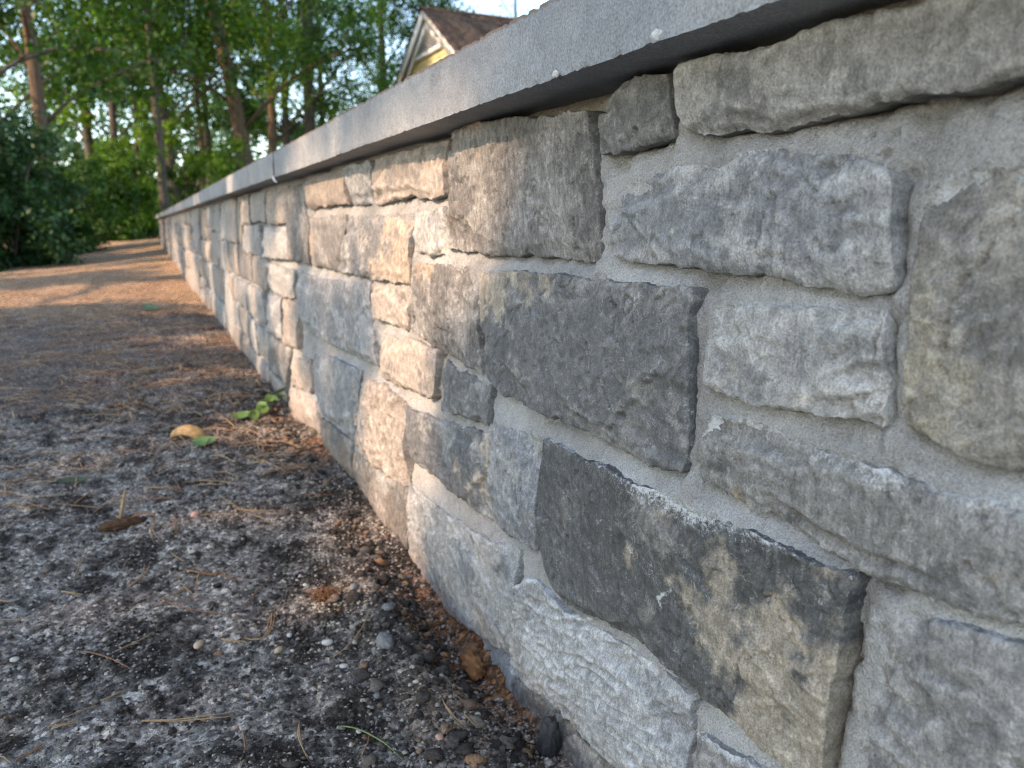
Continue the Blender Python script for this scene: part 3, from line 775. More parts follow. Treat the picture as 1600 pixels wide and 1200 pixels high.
rec_v = .0035 + .0030 * smooth(.1, .5, fh) + .0125 * smooth(.55, 1.0, fh) * smooth(-.05, .22, fbm(GU * 3.1 + 4, GV * 3.1, 911, 2))
rec_v = rec_v + .008 * smooth(1.0, 2.2, GU)
wv_ = smooth(.8, 1.6, gapv / (gaph + 1e-6))
rec = rec_h * (1 - wv_) + rec_v * wv_
# behind the stones the bed carries on from whichever joint is nearer
dn_ = np.full(GU.shape, .3); upd = np.full(GU.shape, .3)
run = np.full(nu_, .3)
for j in range(nv_):
    run = np.where(inside[j], run + .0034, 0); dn_[j] = run
run = np.full(nu_, .3)
for j in range(nv_ - 1, -1, -1):
    run = np.where(inside[j], run + .0034, 0); upd[j] = run
rec = np.where(inside, np.where(dn_ < upd, .0255, .0060 - np.clip(prd, -.004, .009)), rec)
rec = np.where((GV > .592) & ~inside, .013 + .016 * smooth(-.1, .3, fbm(GU * 4, GV * 4, 908, 2)), rec)
for _ in range(1):
    q = np.pad(rec, 1, mode='edge')
    rec = (q[1:-1, 1:-1] * 2 + q[:-2, 1:-1] + q[2:, 1:-1] + q[1:-1, :-2] + q[1:-1, 2:]) / 6
rec = rec + .0022 * fbm(GU * 14, GV * 14, 901, 3) + .0028 * fbm(GU * 60, GV * 60, 902, 3, .65) + .0018 * fbm(GU * 210, GV * 210, 903, 2)
rec += .0015 * fbm(GU * 28 + .3 * GV, GV * 210, 907, 3)
pits = smooth(.34, .50, fbm(GU * 130, GV * 150, 904, 2)) * smooth(-.1, .35, fbm(GU * 6, GV * 6, 905, 2))
rec += .0045 * pits
rec = np.clip(np.where(inside, np.maximum(rec, .006 - prd), rec), -.008, .034)
V = np.stack([rec, GU, GV], -1).reshape(-1, 3)
lim = np.exp(-below / .009) * (.10 + 1.7 * np.clip(fbm(GU * 6, GV * 6, 906, 3) + .15, 0, 1))
lim = lim * smooth(1.5, .5, GU) + .28 * smooth(.42, .2, GU) * np.clip(.5 + 1.5 * fbm(GU * 9, GV * 9, 909, 3), 0, 1)
me = mesh_np('mortar', V, grid_quads(nu_, nv_)[:, ::-1], None, True)
set_attr(me, 'lime', lim.reshape(-1))
mortar = obj('mortar', me, M_MORTAR, wall)
# the solid core behind the mortar face
MB().box((.042, -1.0, -.3), (.34, WALL_END - .01, .609)).build('core', M_MORTAR, wall)

# ---- bluestone caps
CAP_FRONT = -.043
joints = [-1.0, .13, 1.28, 1.91, 3.07, 4.22, 5.36, 6.5, 7.7, 8.85, 10.0, 11.2, 12.4, 13.5, 14.6, WALL_END + .03]
for k, (a, b) in enumerate(zip(joints[:-1], joints[1:])):
    a2, b2 = a + .0015, b - .0015
    near = a < 1.3
    du_ = .0035 if near and a > 0 else (.012 if a < 4 else .06)
    nu_c = int((b2 - a2) / du_) + 2
    nzc = 24 if near else (12 if a < 4 else 6)
    us = np.linspace(a2, b2, nu_c)
    zs = np.linspace(0, 1, nzc)
    off = random.Random(k).uniform(-.0015, .0015)
    # three strips that meet at crisp arrises: soffit, front face, top
    ns = 8 if near else 4
    strips = [np.array([(x_, CAP_Z0) for x_ in .345 + (CAP_FRONT - .345) * np.linspace(0, 1, ns * 3) ** .5]),
              np.array([(CAP_FRONT, z_) for z_ in np.linspace(CAP_Z0, CAP_Z1, nzc)]),
              np.array([(x_, CAP_Z1) for x_ in CAP_FRONT + (.345 - CAP_FRONT) * np.linspace(0, 1, ns * 3) ** 2])]
    VV, QQ, TT, LL = [], [], [], []; off_ = 0
    for si, prof in enumerate(strips):
        npf = len(prof)
        X = np.repeat(prof[:, :1], nu_c, 1); Z = np.repeat(prof[:, 1:], nu_c, 1); Uc = np.repeat(us[None], npf, 0)
        face = np.exp(-((X - CAP_FRONT) / .006) ** 2)
        X0, Z0 = X.copy(), Z.copy()
        X = X + face * (.0022 * fbm(Uc * 9 + k, Z0 * 9, 300 + k, 3) + .0012 * fbm(Uc * 70, Z0 * 75, 310 + k, 3, .65)) + off * face
        lowa = np.exp(-(np.hypot(X0 - CAP_FRONT, Z0 - CAP_Z0) / .0030) ** 2); upa = np.exp(-(np.hypot(X0 - CAP_FRONT, Z0 - CAP_Z1) / .0035) ** 2)
        chip = .0065 * np.clip(fbm(Uc * 60, Uc * 0 + k, 320 + k, 4, .7) - .02, 0, 1)
        Z = Z + lowa * chip - upa * chip * 1.2
        X = X + (lowa + upa) * chip
        VV.append(np.stack([X, Uc, Z], -1).reshape(-1, 3)); QQ.append(grid_quads(nu_c, npf, off_))
        LL.append((upa + .25 * smooth(.64, .668, Z0) * face).reshape(-1)); off_ += nu_c * npf
    Vc = np.concatenate(VV); Qc = np.concatenate(QQ)
    cc = len(Vc)
    eb = np.array([(xx_, yy_, zz_) for yy_ in (a2, b2) for xx_, zz_ in ((CAP_FRONT + .001, CAP_Z0 + .0005), (.345, CAP_Z0 + .0005), (.345, CAP_Z1 - .0005), (CAP_FRONT + .001, CAP_Z1 - .0005))])
    Vc = np.concatenate([Vc, eb])
    Qc = np.concatenate([Qc, np.array([(cc, cc + 1, cc + 2, cc + 3), (cc + 4, cc + 7, cc + 6, cc + 5), (cc + 1, cc + 5, cc + 6, cc + 2)])])
    ctr = np.array([.15, (a + b) / 2, .632])
    lim = np.r_[np.concatenate(LL), np.zeros(8)]
    me = mesh_np('cap_slab', Vc - ctr, Qc, None, True)
    set_attr(me, 'lime', lim)
    cap = obj('cap_slab', me, M_CAP, wall, tuple(ctr))
    if k:
        MB().box((CAP_FRONT + .0006, a - .0014, CAP_Z0 + .002), (.34, a + .0014, CAP_Z1 - .002)).build('cap_joint', M_MORTAR, wall)
    if k == 1:
        M_DAB = mat_plain('mortar_dab', (.52, .52, .51), .95, .3, 400, .1, .001)
        for (uu, zz, sz) in ((.415, .6145, .0055), (.545, .6135, .0040)):
            rr = np.random.default_rng(int(uu * 1000))
            th, ph = np.meshgrid(np.linspace(0, 2 * math.pi, 17)[:-1], np.linspace(0, math.pi, 11))
            rad = 1 + .35 * fbm(np.cos(th) * 1.7 + 5 * uu, np.sin(th) * 1.7 + ph * 2, 77, 3)
            vv = np.stack([np.sin(ph) * np.cos(th) * .55, np.sin(ph) * np.sin(th) * 1.25, np.cos(ph) * .75], -1) * rad[..., None] * sz
            vv = vv.reshape(-1, 3) + np.array([CAP_FRONT, uu, zz]) - ctr
            n_ = 16
            Qd = [(r_ * n_ + c_, (r_ + 1) * n_ + c_, (r_ + 1) * n_ + (c_ + 1) % n_, r_ * n_ + (c_ + 1) % n_) for r_ in range(10) for c_ in range(n_)]
            obj('mortar_dab', mesh_np('mortar_dab', vv, np.array(Qd), None, True), M_DAB, cap)
    if k == 2:
        MB().tube([(CAP_FRONT - .001, 1.905, .612), (CAP_FRONT - .004, 1.90, .607), (CAP_FRONT - .003, 1.885, .600), (CAP_FRONT, 1.878, .597)], [.0025, .003, .0025, .0015], 6).build('mortar_dab', M_DAB, cap).location = tuple(-ctr)


# ------------------------------------------------------------------ ground
def terrain(x, y):
    """broad lie of the land: level beside the near wall, rising gently far along it"""
    x = np.asarray(x, float); y = np.asarray(y, float)
    z = .10 * smooth(3.5, 12.5, y) + .021 * np.clip(y - 12, 0, 10) + .006 * np.clip(y - 22, 0, 30)
    z = z + .085 * np.clip(x, -4, 0) * smooth(5, 11.5, y)
    z = z + .03 * np.clip(x - .5, 0, 12) * smooth(2, 10, y) * .6
    z = z + .035 * fbm(x * .5, y * .35, 601, 2) * smooth(2.0, 6, y)
    return z


def terrain_fine(x, y):
    x = np.asarray(x, float); y = np.asarray(y, float)
    z = terrain(x, y)
    fade = smooth(9, 3, y)
    z = z + fade * (.014 * fbm(x * 5, y * 4, 611, 3) + .0095 * fbm(x * 24, y * 20, 612, 4, .65) + .0060 * np.abs(fbm(x * 75, y * 65, 613, 3, .65)))
    z = z + .030 * fbm(x * 1.6, y * 2.4, 615, 4, .6) * smooth(2.2, 4.5, y) * smooth(14, 9, y)
    # scoured gutter along the foot of the wall, deepest near the viewer
    gut = np.exp(-((x + .020) / .042) ** 2)
    z = z - gut * (.010 + .042 * np.exp(-((y - .76) / .17) ** 2) + .018 * fbm(y * 6, y * 0, 614, 2)) * smooth(6, 2, y)
    z = z + .014 * np.exp(-((x + .10) / .05) ** 2) * np.exp(-((y - .85) / .3) ** 2)
    return z


gx = np.concatenate([[-70, -45, -30, -20, -14, -10, -7.5, -5.8], np.arange(-4.6, -1.2, .12), np.arange(-1.2, -.62, .02), np.arange(-.62, .045, .0042), [.06, .2, .4, .8, 1.5, 2.5, 4, 6, 9, 13, 18, 26, 38, 55, 80]])
gy = np.concatenate([[-40, -25, -15, -9, -6, -4, -2.5, -1.6, -1, -.6, -.3, 0, .2, .35], np.arange(.45, 1.6, .0048), np.arange(1.6, 3.0, .012), np.arange(3.0, 8, .05), np.arange(8, 20, .25), [21, 23, 26, 30, 35, 42, 50, 60, 75, 95]])
X, Y = np.meshgrid(gx, gy)
Z = terrain_fine(X, Y)
n1 = fbm(X * 2.2, Y * 1.6, 621, 4, .6); n2 = fbm(X * 9, Y * 7, 622, 5, .6); n3 = fbm(X * 30, Y * 25, 623, 4, .65); n4 = fbm(X * .9, Y * .6, 624, 3)
dark = np.array([.078, .063, .050]); grey = np.array([.50, .43, .35]); brown = np.array([.200, .142, .108]); duff = np.array([.43, .285, .175]); clay = np.array([.33, .155, .070]); sand = np.array([.33, .235, .160])
c = np.broadcast_to(dark, X.shape + (3,)).copy()
def lay(c, k, m): return c * (1 - m[..., None]) + k * m[..., None]
c = lay(c, grey, .88 * smooth(-.16, .28, n2 * .6 + n3 * .6 + .25 * n1 + .10 * smooth(-.05, -.5, X)))
c = lay(c, brown, .75 * smooth(.0, .5, n1 + .25 * n2 + .7 * smooth(1.4, 3.2, Y) - .25))
c = lay(c, duff, .85 * smooth(.0, .5, n4 * .5 + .5 * n2 + smooth(3.6, 6.0, Y) - .35))
foot = np.exp(-((X + .025) / .05) ** 2) * np.exp(-((Y - .80) / .24) ** 2) * 1.15
c = lay(c, clay, .95 * smooth(.25, .8, foot + .35 * n3 + .2 * n2) )
c = lay(c, sand, .8 * smooth(.38, .75, 1.1 * np.exp(-((X + .085) / .07) ** 2) * np.exp(-((Y - .68) / .11) ** 2) + .35 * n2))
c = lay(c, clay * .9, .8 * smooth(.3, .7, np.exp(-((X + .02) / .05) ** 2) * np.exp(-((Y - 1.72) / .14) ** 2) + .3 * n3))
grass_tint = np.array([.08, .10, .035])
c = lay(c, grass_tint, .6 * smooth(13, 20, Y) * smooth(-.2, .3, n2))
c = lay(c, grass_tint, smooth(.2, .8, X))
me = mesh_np('ground', np.stack([X, Y, Z], -1).reshape(-1, 3), grid_quads(len(gx), len(gy)), None, True)
set_attr(me, 'col', np.clip(c, .01, .6).reshape(-1, 3))
set_attr(me, 'lime', (smooth(-.3, .3, n2) * smooth(5, 2, Y)).reshape(-1))
ground = obj('ground', me, M_SOIL)
tag(ground, kind='structure')


# ---- a lumpy little solid, shared by clods and pebbles
def ico(sub):
    t = (1 + 5 ** .5) / 2
    v = [(-1, t, 0), (1, t, 0), (-1, -t, 0), (1, -t, 0), (0, -1, t), (0, 1, t), (0, -1, -t), (0, 1, -t), (t, 0, -1), (t, 0, 1), (-t, 0, -1), (-t, 0, 1)]
    f = [(0,11,5),(0,5,1),(0,1,7),(0,7,10),(0,10,11),(1,5,9),(5,11,4),(11,10,2),(10,7,6),(7,1,8),(3,9,4),(3,4,2),(3,2,6),(3,6,8),(3,8,9),(4,9,5),(2,4,11),(6,2,10),(8,6,7),(9,8,1)]
    v = [np.array(p) / np.linalg.norm(p) for p in v]
    for _ in range(sub):
        cache = {}; nf = []
        def midp(a, b):
            k = (min(a, b), max(a, b))
            if k not in cache:
                p = v[a] + v[b]; v.append(p / np.linalg.norm(p)); cache[k] = len(v) - 1
            return cache[k]
        for a, b, c_ in f:
            ab, bc, ca = midp(a, b), midp(b, c_), midp(c_, a)
            nf += [(a, ab, ca), (b, bc, ab), (c_, ca, bc), (ab, bc, ca)]
        f = nf
    return np.array(v), np.array(f)


ICO0, ICO1, ICO2 = ico(0), ico(1), ico(2)
OCTA = (np.array([(1, 0, 0), (-1, 0, 0), (0, 1, 0), (0, -1, 0), (0, 0, 1), (0, 0, -1)], float), np.array([(0, 2, 4), (2, 1, 4), (1, 3, 4), (3, 0, 4), (2, 0, 5), (1, 2, 5), (3, 1, 5), (0, 3, 5)]))


def lumps(P, R, flat, base, jitter, seed):
    """one mesh of many separate lumps: P centres, R radii"""
    bv, bf = base
    r = np.random.default_rng(seed)
    n, m = len(P), len(bv)
    sc3 = np.stack([r.uniform(.7, 1.3, n), r.uniform(.7, 1.3, n), r.uniform(flat * .7, flat * 1.3, n)], 1)
    a = r.uniform(0, 2 * math.pi, n)
    v = bv[None] * (1 + jitter * r.normal(0, 1, (n, m, 1)))
    v = v * sc3[:, None] * R[:, None, None]
    x = v[..., 0] * np.cos(a)[:, None] - v[..., 1] * np.sin(a)[:, None]
    y = v[..., 0] * np.sin(a)[:, None] + v[..., 1] * np.cos(a)[:, None]
    v = np.stack([x, y, v[..., 2]], -1) + P[:, None]
    f = bf[None] + (np.arange(n) * m)[:, None, None]
    return v.reshape(-1, 3), f.reshape(-1, 3)


def scatter(n, seed, y0=.5, y1=3.2, x0=-.75, x1=-.005, power=1.9):
    r = np.random.default_rng(seed)
    y = y0 + (y1 - y0) * r.random(n) ** power
    x = x0 + (x1 - x0) * r.random(n)
    return x, y, r


# dark crumbs of soil, thickest along the foot of the wall
x, y, r = scatter(68000, 31)
keep = r.random(len(x)) < .22 + .78 * smooth(-.05, .35, fbm(x * 6, y * 5, 631, 3)) * .6 + .75 * np.exp(x / .10)
x, y = x[keep], y[keep]
R = .0010 + .0026 * r.random(len(x)) ** 2.5 + .0012 * (r.random(len(x)) ** 6) + .0016 * np.exp(x / .09) * r.random(len(x)) ** 2
P = np.stack([x, y, terrain_fine(x, y) + R * .25], 1)
v, f = lumps(P, R, .6, OCTA, .28, 32)
M_CLOD = mat_island('soil_crumbs', [(0, (.036, .030, .026)), (.40, (.075, .060, .048)), (.56, (.27, .23, .185)), (.85, (.46, .395, .32)), (1, (.15, .092, .060))], .95, 500, .0012)
o = obj('soil_crumbs', mesh_np('soil_crumbs', v, None, f), M_CLOD)
tag(o, 'loose dark crumbs of soil scattered over the bare ground', 'soil', kind='stuff')
# bigger dark clods heaped along the wall foot
r = np.random.default_rng(41)
y = .55 + 1.9 * r.random(520) ** 1.15
x = -.012 - np.abs(r.normal(0, .05, 520)) - .02
R = .0030 + .0065 * r.random(520) ** 3.0
xs, ys, r2 = scatter(1500, 43, y1=2.4)
kp = fbm(xs * 6, ys * 5, 632, 3) > -.05
xs, ys = xs[kp], ys[kp]
Rs = .0018 + .0042 * r2.random(len(xs)) ** 3
x, y, R = np.r_[x, xs], np.r_[y, ys], np.r_[R, Rs]
P = np.stack([x, y, terrain_fine(x, y) + R * .3], 1)
v, f = lumps(P, R, .6, ICO1, .30, 42)
M_BIG = mat_island('soil_clods', [(0, (.035, .028, .023)), (.55, (.070, .056, .046)), (.8, (.17, .14, .11)), (1, (.27, .15, .08))], .95, 320, .0025)
o = obj('soil_clods', mesh_np('soil_clods', v, None, f), M_BIG)
tag(o, 'black lumpy clods of earth heaped along the foot of the wall', 'soil', kind='stuff')
# fine pale grit
x, y, r = scatter(9000, 51, power=1.7)
R = .0006 + .0014 * r.random(len(x)) ** 2.5
P = np.stack([x, y, terrain_fine(x, y) + R * .4], 1)
v, f = lumps(P, R, .7, OCTA, .15, 52)
M_GRIT = mat_island('grit', [(0, (.13, .12, .11)), (.45, (.24, .22, .20)), (.85, (.34, .31, .28)), (.97, (.5, .48, .45)), (1, (.36, .20, .11))], .8, 400, .0004)
o = obj('grit', mesh_np('grit', v, None, f), M_GRIT)
tag(o, 'fine pale grit strewn through the dark soil', 'grit', kind='stuff')

# ---- pebbles one can count
NEEDLES = [
 [(-0.381, 0.8), (-0.339, 0.782), (-0.29, 0.768)],
 [(-0.357, 1.083), (-0.32, 1.032), (-0.281, 0.998)],
 [(-0.356, 1.08), (-0.308, 1.113)],
 [(-0.334, 1.159), (-0.326, 1.108), (-0.311, 1.065)],
 [(-0.3, 1.157), (-0.312, 1.075)],
 [(-0.32, 1.157), (-0.248, 1.092)],
 [(-0.397, 1.136), (-0.369, 1.205)],
 [(-0.468, 1.194), (-0.453, 1.299)],
 [(-0.408, 0.943), (-0.363, 0.981)],
 [(-0.444, 0.966), (-0.418, 0.941), (-0.389, 0.896)],
 [(-0.462, 0.82), (-0.438, 0.823)],
 [(-0.292, 0.927), (-0.267, 0.902)],
 [(-0.266, 0.918), (-0.239, 0.913), (-0.222, 0.974)],
 [(-0.257, 1.015), (-0.226, 1.069)],
 [(-0.238, 1.423), (-0.21, 1.351), (-0.17, 1.285)],
 [(-0.229, 1.381), (-0.15, 1.313)],
 [(-0.304, 1.378), (-0.213, 1.329)],
 [(-0.388, 1.509), (-0.321, 1.48)],
 [(-0.524, 1.783), (-0.418, 1.726)],
 [(-0.374, 1.583), (-0.308, 1.523)],
 [(-0.357, 1.387), (-0.36, 1.271)],
 [(-0.331, 1.275), (-0.319, 1.376)],
 [(-0.516, 1.54), (-0.438, 1.503)],
 [(-0.545, 1.101), (-0.511, 1.089)],
 [(-0.235, 0.724), (-0.237, 0.659)],
 [(-0.289, 0.738), (-0.291, 0.701)],
 [(-0.505, 0.803), (-0.493, 0.787)],
 [(-0.42, 0.851), (-0.394, 0.858)],
 [(-0.467, 0.825), (-0.422, 0.845)],
 [(-0.364, 1.066), (-0.301, 1.061)],
 [(-0.484, 1.879), (-0.43, 1.809)],
 [(-0.536, 1.078), (-0.538, 1.051)],
 [(-0.555, 1.173), (-0.54, 1.158)],
 [(-0.503, 1.1), (-0.487, 1.124)],
 [(-0.248, 1.466), (-0.232, 1.397)],
 [(-0.339, 1.233), (-0.319, 1.181)],
 [(-0.481, 1.164), (-0.456, 1.13)],
 [(-0.49, 0.788), (-0.465, 0.801)],
 [(-0.178, 0.827), (-0.142, 0.855), (-0.107, 0.911)],
 [(-0.239, 0.915), (-0.224, 0.971)],
 [(-0.236, 0.719), (-0.239, 0.658)],
 [(-0.193, 0.636), (-0.178, 0.669)],
 [(-0.048, 0.644), (-0.051, 0.618), (-0.048, 0.598)],
 [(-0.094, 0.686), (-0.089, 0.631)],
 [(-0.199, 1.332), (-0.17, 1.285)],
 [(-0.118, 1.404), (-0.047, 1.386)],
 [(-0.082, 0.655), (-0.078, 0.63)],
]
PEBBLES = [
 (-0.171, 1.033, 0.0081, 'w'), (-0.271, 0.985, 0.0083, 't'), (-0.318, 0.93, 0.0155, 't'), (-0.215, 0.904, 0.0095, 'w'), (-0.513, 0.977, 0.0104, 'w'),
 (-0.444, 0.768, 0.0074, 'w'), (-0.295, 0.751, 0.0078, 'p'), (-0.449, 1.213, 0.0056, 'w'), (-0.333, 1.11, 0.0081, 'w'), (-0.171, 1.073, 0.0075, 'w'),
 (-0.138, 1.679, 0.0125, 'o'), (-0.111, 1.519, 0.0103, 'w'), (-0.255, 1.566, 0.0089, 't'), (-0.286, 0.816, 0.0056, 'w'), (-0.276, 0.804, 0.007, 't'),
 (-0.306, 0.785, 0.0094, 'g'), (-0.294, 1.375, 0.0178, 'p'), (-0.066, 0.658, 0.0093, 'w'), (-0.039, 0.681, 0.0097, 'w'), (-0.176, 0.865, 0.014, 'w'),
 (-0.17, 0.807, 0.0103, 'w'), (-0.116, 0.973, 0.0158, 'g'), (-0.119, 0.627, 0.01, 'p'), (-0.037, 0.834, 0.0097, 'o'), (-0.033, 1.005, 0.0112, 'o'),
 (-0.09, 0.896, 0.0183, 'g'), (-0.116, 0.824, 0.0293, 'g'), (-0.026, 1.488, 0.0103, 'o'), (-0.223, 0.868, 0.0077, 'g'), (-0.232, 0.877, 0.0123, 't'),
 (-0.277, 1.767, 0.0099, 'w'), (-0.394, 0.839, 0.0055, 'w'), (-0.477, 1.056, 0.0057, 't'), (-0.257, 0.786, 0.0083, 'g'), (-0.185, 0.681, 0.0064, 'w'),
 (-0.204, 0.774, 0.0063, 't'), (-0.111, 0.723, 0.007, 'w'), (-0.083, 0.691, 0.0055, 't'), (-0.154, 0.724, 0.0096, 'g'),
]

PCOL = {'w': (.46, .42, .36), 't': (.42, .31, .20), 'p': (.48, .26, .19), 'o': (.46, .23, .08), 'g': (.17, .16, .15)}
PNAME = {'w': 'white', 't': 'tan', 'p': 'pinkish', 'o': 'orange', 'g': 'grey'}
PM = {k: mat_plain('pebble_' + PNAME[k], c_, .65, .3, 180, .35, .0006) for k, c_ in PCOL.items()}
r = np.random.default_rng(61)
NAMED = []
for i, (px, py, w, k) in enumerate(PEBBLES):
    bv, bf = ICO2
    a = r.uniform(0, 6.28)
    d = bv * (1 + .16 * fbm(bv[:, 0] * 1.5 + i * 3, bv[:, 1] * 1.5 + bv[:, 2], 640, 2)[:, None]) * np.array([w * .5, w * .36, w * .28])
    if k == 'g': d = d * (1 + .10 * r.normal(0, 1, (len(d), 1)))
    d = np.stack([d[:, 0] * math.cos(a) - d[:, 1] * math.sin(a), d[:, 0] * math.sin(a) + d[:, 1] * math.cos(a), d[:, 2]], 1)
    o = obj('pebble', mesh_np('pebble', d, None, bf, k != 'g'), PM[k], None, (px, py, float(terrain_fine(px, py)) + w * .16))
    big = w > .0125
    tag(o, 'x', 'pebble', 'pebbles on the soil'); NAMED.append((o, ('larger ' if big else 'small ') + PNAME[k] + ' pebble', px, py))

# ---- fallen pine needles
M_NEEDLE = mat_plain('dry_needle', (.34, .21, .105), .6, .3, 200, .3, .0002)
M_NEEDLE2 = mat_plain('reddish_needle', (.27, .125, .055), .6, .3, 200, .3, .0002)
M_GRASSB = mat_plain('grass_blade', (.17, .20, .07), .5, .2, 200, .3, .0002)


def needle(pts, mat, seed, name='pine_needle', rad=.00075, lift=.0):
    r = np.random.default_rng(seed)
    pts = np.array(pts, float)
    if len(pts) == 2:
        m = pts.mean(0); d = pts[1] - pts[0]
        m = m + np.array([-d[1], d[0]]) * r.uniform(-.10, .10)
        pts = np.array([pts[0], m, pts[1]])
    t = np.linspace(0, 1, 9)
    a, b_, c_ = pts[0], pts[1] * 2 - (pts[0] + pts[2]) / 2, pts[2]
    q = ((1 - t) ** 2)[:, None] * a + (2 * t * (1 - t))[:, None] * b_ + (t ** 2)[:, None] * c_
    g = terrain_fine(q[:, 0], q[:, 1])
    zl = np.linspace(g[0], g[-1], 9)
    z = np.maximum(zl + .002, g + .0012) + lift * np.sin(t * 3.14)
    z = np.convolve(np.r_[z[0], z, z[-1]], [.25, .5, .25], 'valid') + .0008
    ctr = np.array([q[4, 0], q[4, 1], z[4]])
    P3 = np.c_[q, z] - ctr
    rr = rad * np.array([.9, 1, 1, 1, 1, 1, .9, .7, .25])
    mb = MB().tube(P3, rr, 5)
    if name == 'pine_needle' and r.random() < .45:                # needles come in pairs joined at the sheath
        dv = np.array([-(q[-1] - q[0])[1], (q[-1] - q[0])[0]]) * r.uniform(.05, .16)
        P4 = P3.copy(); P4[:, :2] += dv * (t ** 1.5)[:, None]; P4[:, 2] += .0006
        mb.tube(P4, rr, 5)
    return mb.build(name, mat, None, tuple(ctr), True)


for i, pts in enumerate(NEEDLES):
    red = i % 4 == 1
    o = needle(pts, M_NEEDLE2 if red else M_NEEDLE, 700 + i)
    tag(o, 'x', 'pine needle', 'fallen pine needles'); ln = math.dist(pts[0], pts[-1])
    NAMED.append((o, ('long ' if ln > .085 else ('short ' if ln < .045 else '')) + ('reddish brown' if red else 'straw coloured') + ' pine needle', np.mean([p[0] for p in pts]), np.mean([p[1] for p in pts])))
o = needle([(-.199, .696), (-.18, .665), (-.160, .612)], M_GRASSB, 760, 'grass_blade', .0008, .004)
tag(o, 'single green grass blade lying on the soil at the near edge', 'grass blade')
# thin drifts of needles further off, nobody could count them
r = np.random.default_rng(71)
mbv, mbq = [], []
n = 11500
yy = 1.5 + 9.0 * r.random(n) ** .9
xx = -.03 - (.9 + .28 * yy) * r.random(n)
keep = r.random(n) < .25 + .75 * smooth(-.2, .3, fbm(xx * 3, yy * 2.2, 651, 3)); xx, yy = xx[keep], yy[keep]; n = len(xx)
aa = r.uniform(0, math.pi, n); ll = r.uniform(.025, .06, n); ww = .0010 + .00022 * yy
dx, dy = np.cos(aa) * ll, np.sin(aa) * ll
zz = terrain_fine(xx, yy) + .003
sx, sy = -np.sin(aa) * ww, np.cos(aa) * ww
bend = r.uniform(0, .012, n)
A = np.stack([xx - dx, yy - dy, zz], 1); Bm = np.stack([xx, yy, zz + bend], 1); Cc = np.stack([xx + dx, yy + dy, zz], 1)
S = np.stack([sx, sy, 0 * sx], 1); Up = np.array([0, 0, .0012])
V = np.stack([A - S, A + S, A + Up, Bm - S, Bm + S, Bm + Up, Cc - S, Cc + S, Cc + Up], 1).reshape(-1, 3)
b0 = (np.arange(n) * 9)[:, None, None]
Q = np.array([(0, 3, 5, 2), (1, 2, 5, 4), (0, 1, 4, 3), (3, 6, 8, 5), (4, 5, 8, 7), (3, 4, 7, 6)])[None] + b0
M_LITTER = mat_island('needle_litter', [(0, (.17, .09, .05)), (.5, (.32, .19, .105)), (1, (.46, .32, .19))], .7, 100, .0003)
o = obj('needle_litter', mesh_np('needle_litter', V, Q.reshape(-1, 4)), M_LITTER)
tag(o, 'drifts of dry pine needles covering the path further along the wall', 'pine litter', kind='stuff')


# ---- fallen leaves
def leaf_mesh(L, W, curl, fold, seed, lobed=0.0):
    nu, nv = 15, 7
    s = np.linspace(0, 1, nu); t = np.linspace(-1, 1, nv)
    wid = W * np.sin(np.pi * s ** .8) ** .75 * (1 + lobed * np.sin(s * 22)) + .0004
    U_, T_ = np.meshgrid(s, t)
    x = (U_ - .5) * L; y = T_ * wid[None]
    z = fold * np.abs(y) + curl * (U_ - .5) ** 2 * L + .0015 * fbm(x * 90, y * 90, seed, 2)
    V = np.stack([x, y, z], -1).reshape(-1, 3)
    V2 = V.copy(); V2[:, 2] -= .0005
    q = grid_quads(nu, nv)
    return mesh_np('leaf', np.concatenate([V, V2]), np.concatenate([q, q[:, ::-1] + len(V)]), None, True)


def roll_leaf(L, rad, turns, seed):
    """a dead leaf rolled into a half tube"""
    nu, nv = 18, 15
    s = np.linspace(0, 1, nu); t = np.linspace(-1, 1, nv)
    U_, T_ = np.meshgrid(s, t)
    taper = .25 + .75 * np.sin(np.pi * (U_ * .86 + .07)) ** .5
    rr = rad * (.75 + .35 * taper) * (1 + .10 * fbm(U_ * 5, T_ * 2, seed, 2))
    x = (U_ - .5) * L
    bow = -1.3 * L * (U_ - .45) ** 2
    y = rr * np.sin(T_ * turns) * taper; z = rr * np.cos(T_ * turns) + bow
    V = np.stack([x, y, z], -1).reshape(-1, 3)
    nrm = np.stack([0 * x, np.sin(T_ * turns), np.cos(T_ * turns)], -1).reshape(-1, 3) * .0006
    q = grid_quads(nu, nv)
    return mesh_np('dead_leaf', np.concatenate([V, V - nrm]), np.concatenate([q, q[:, ::-1] + len(V)]), None, True)


M_DEAD = mat_plain('dead_leaf', (.30, .19, .075), .6, .5, 70, .4, .0006)
M_GREENL = mat_plain('fresh_leaf', (.085, .15, .034), .45, .3, 90, .4, .0005)
M_DKLEAF = mat_plain('dark_leaf', (.070, .095, .036), .5, .3, 60, .4, .0005)
o = obj('dead_leaf', roll_leaf(.108, .0165, 1.5, 81), M_DEAD, None, (-.262, 1.935, float(terrain_fine(-.262, 1.935)) + .018))
o.rotation_euler = (.25, .30, math.radians(-30))
tag(o, 'curled yellow-brown dead leaf lying on the dark soil', 'leaf')
o = obj('green_leaf', leaf_mesh(.062, .016, .5, .25, 82), M_GREENL, None, (-.243, 1.845, float(terrain_fine(-.243, 1.845)) + .008))
o.rotation_euler = (.5, -.1, math.radians(-35))
tag(o, 'small bright green leaf tucked under the curled dead leaf', 'leaf')
o = obj('green_leaf', leaf_mesh(.13, .030, .35, .3, 83), M_DKLEAF, None, (-.314, 4.82, float(terrain_fine(-.314, 4.82)) + .02))
o.rotation_euler = (.6, .1, math.radians(-55))
tag(o, 'dark green leaf lying alone at the edge of the sunlit path', 'leaf')
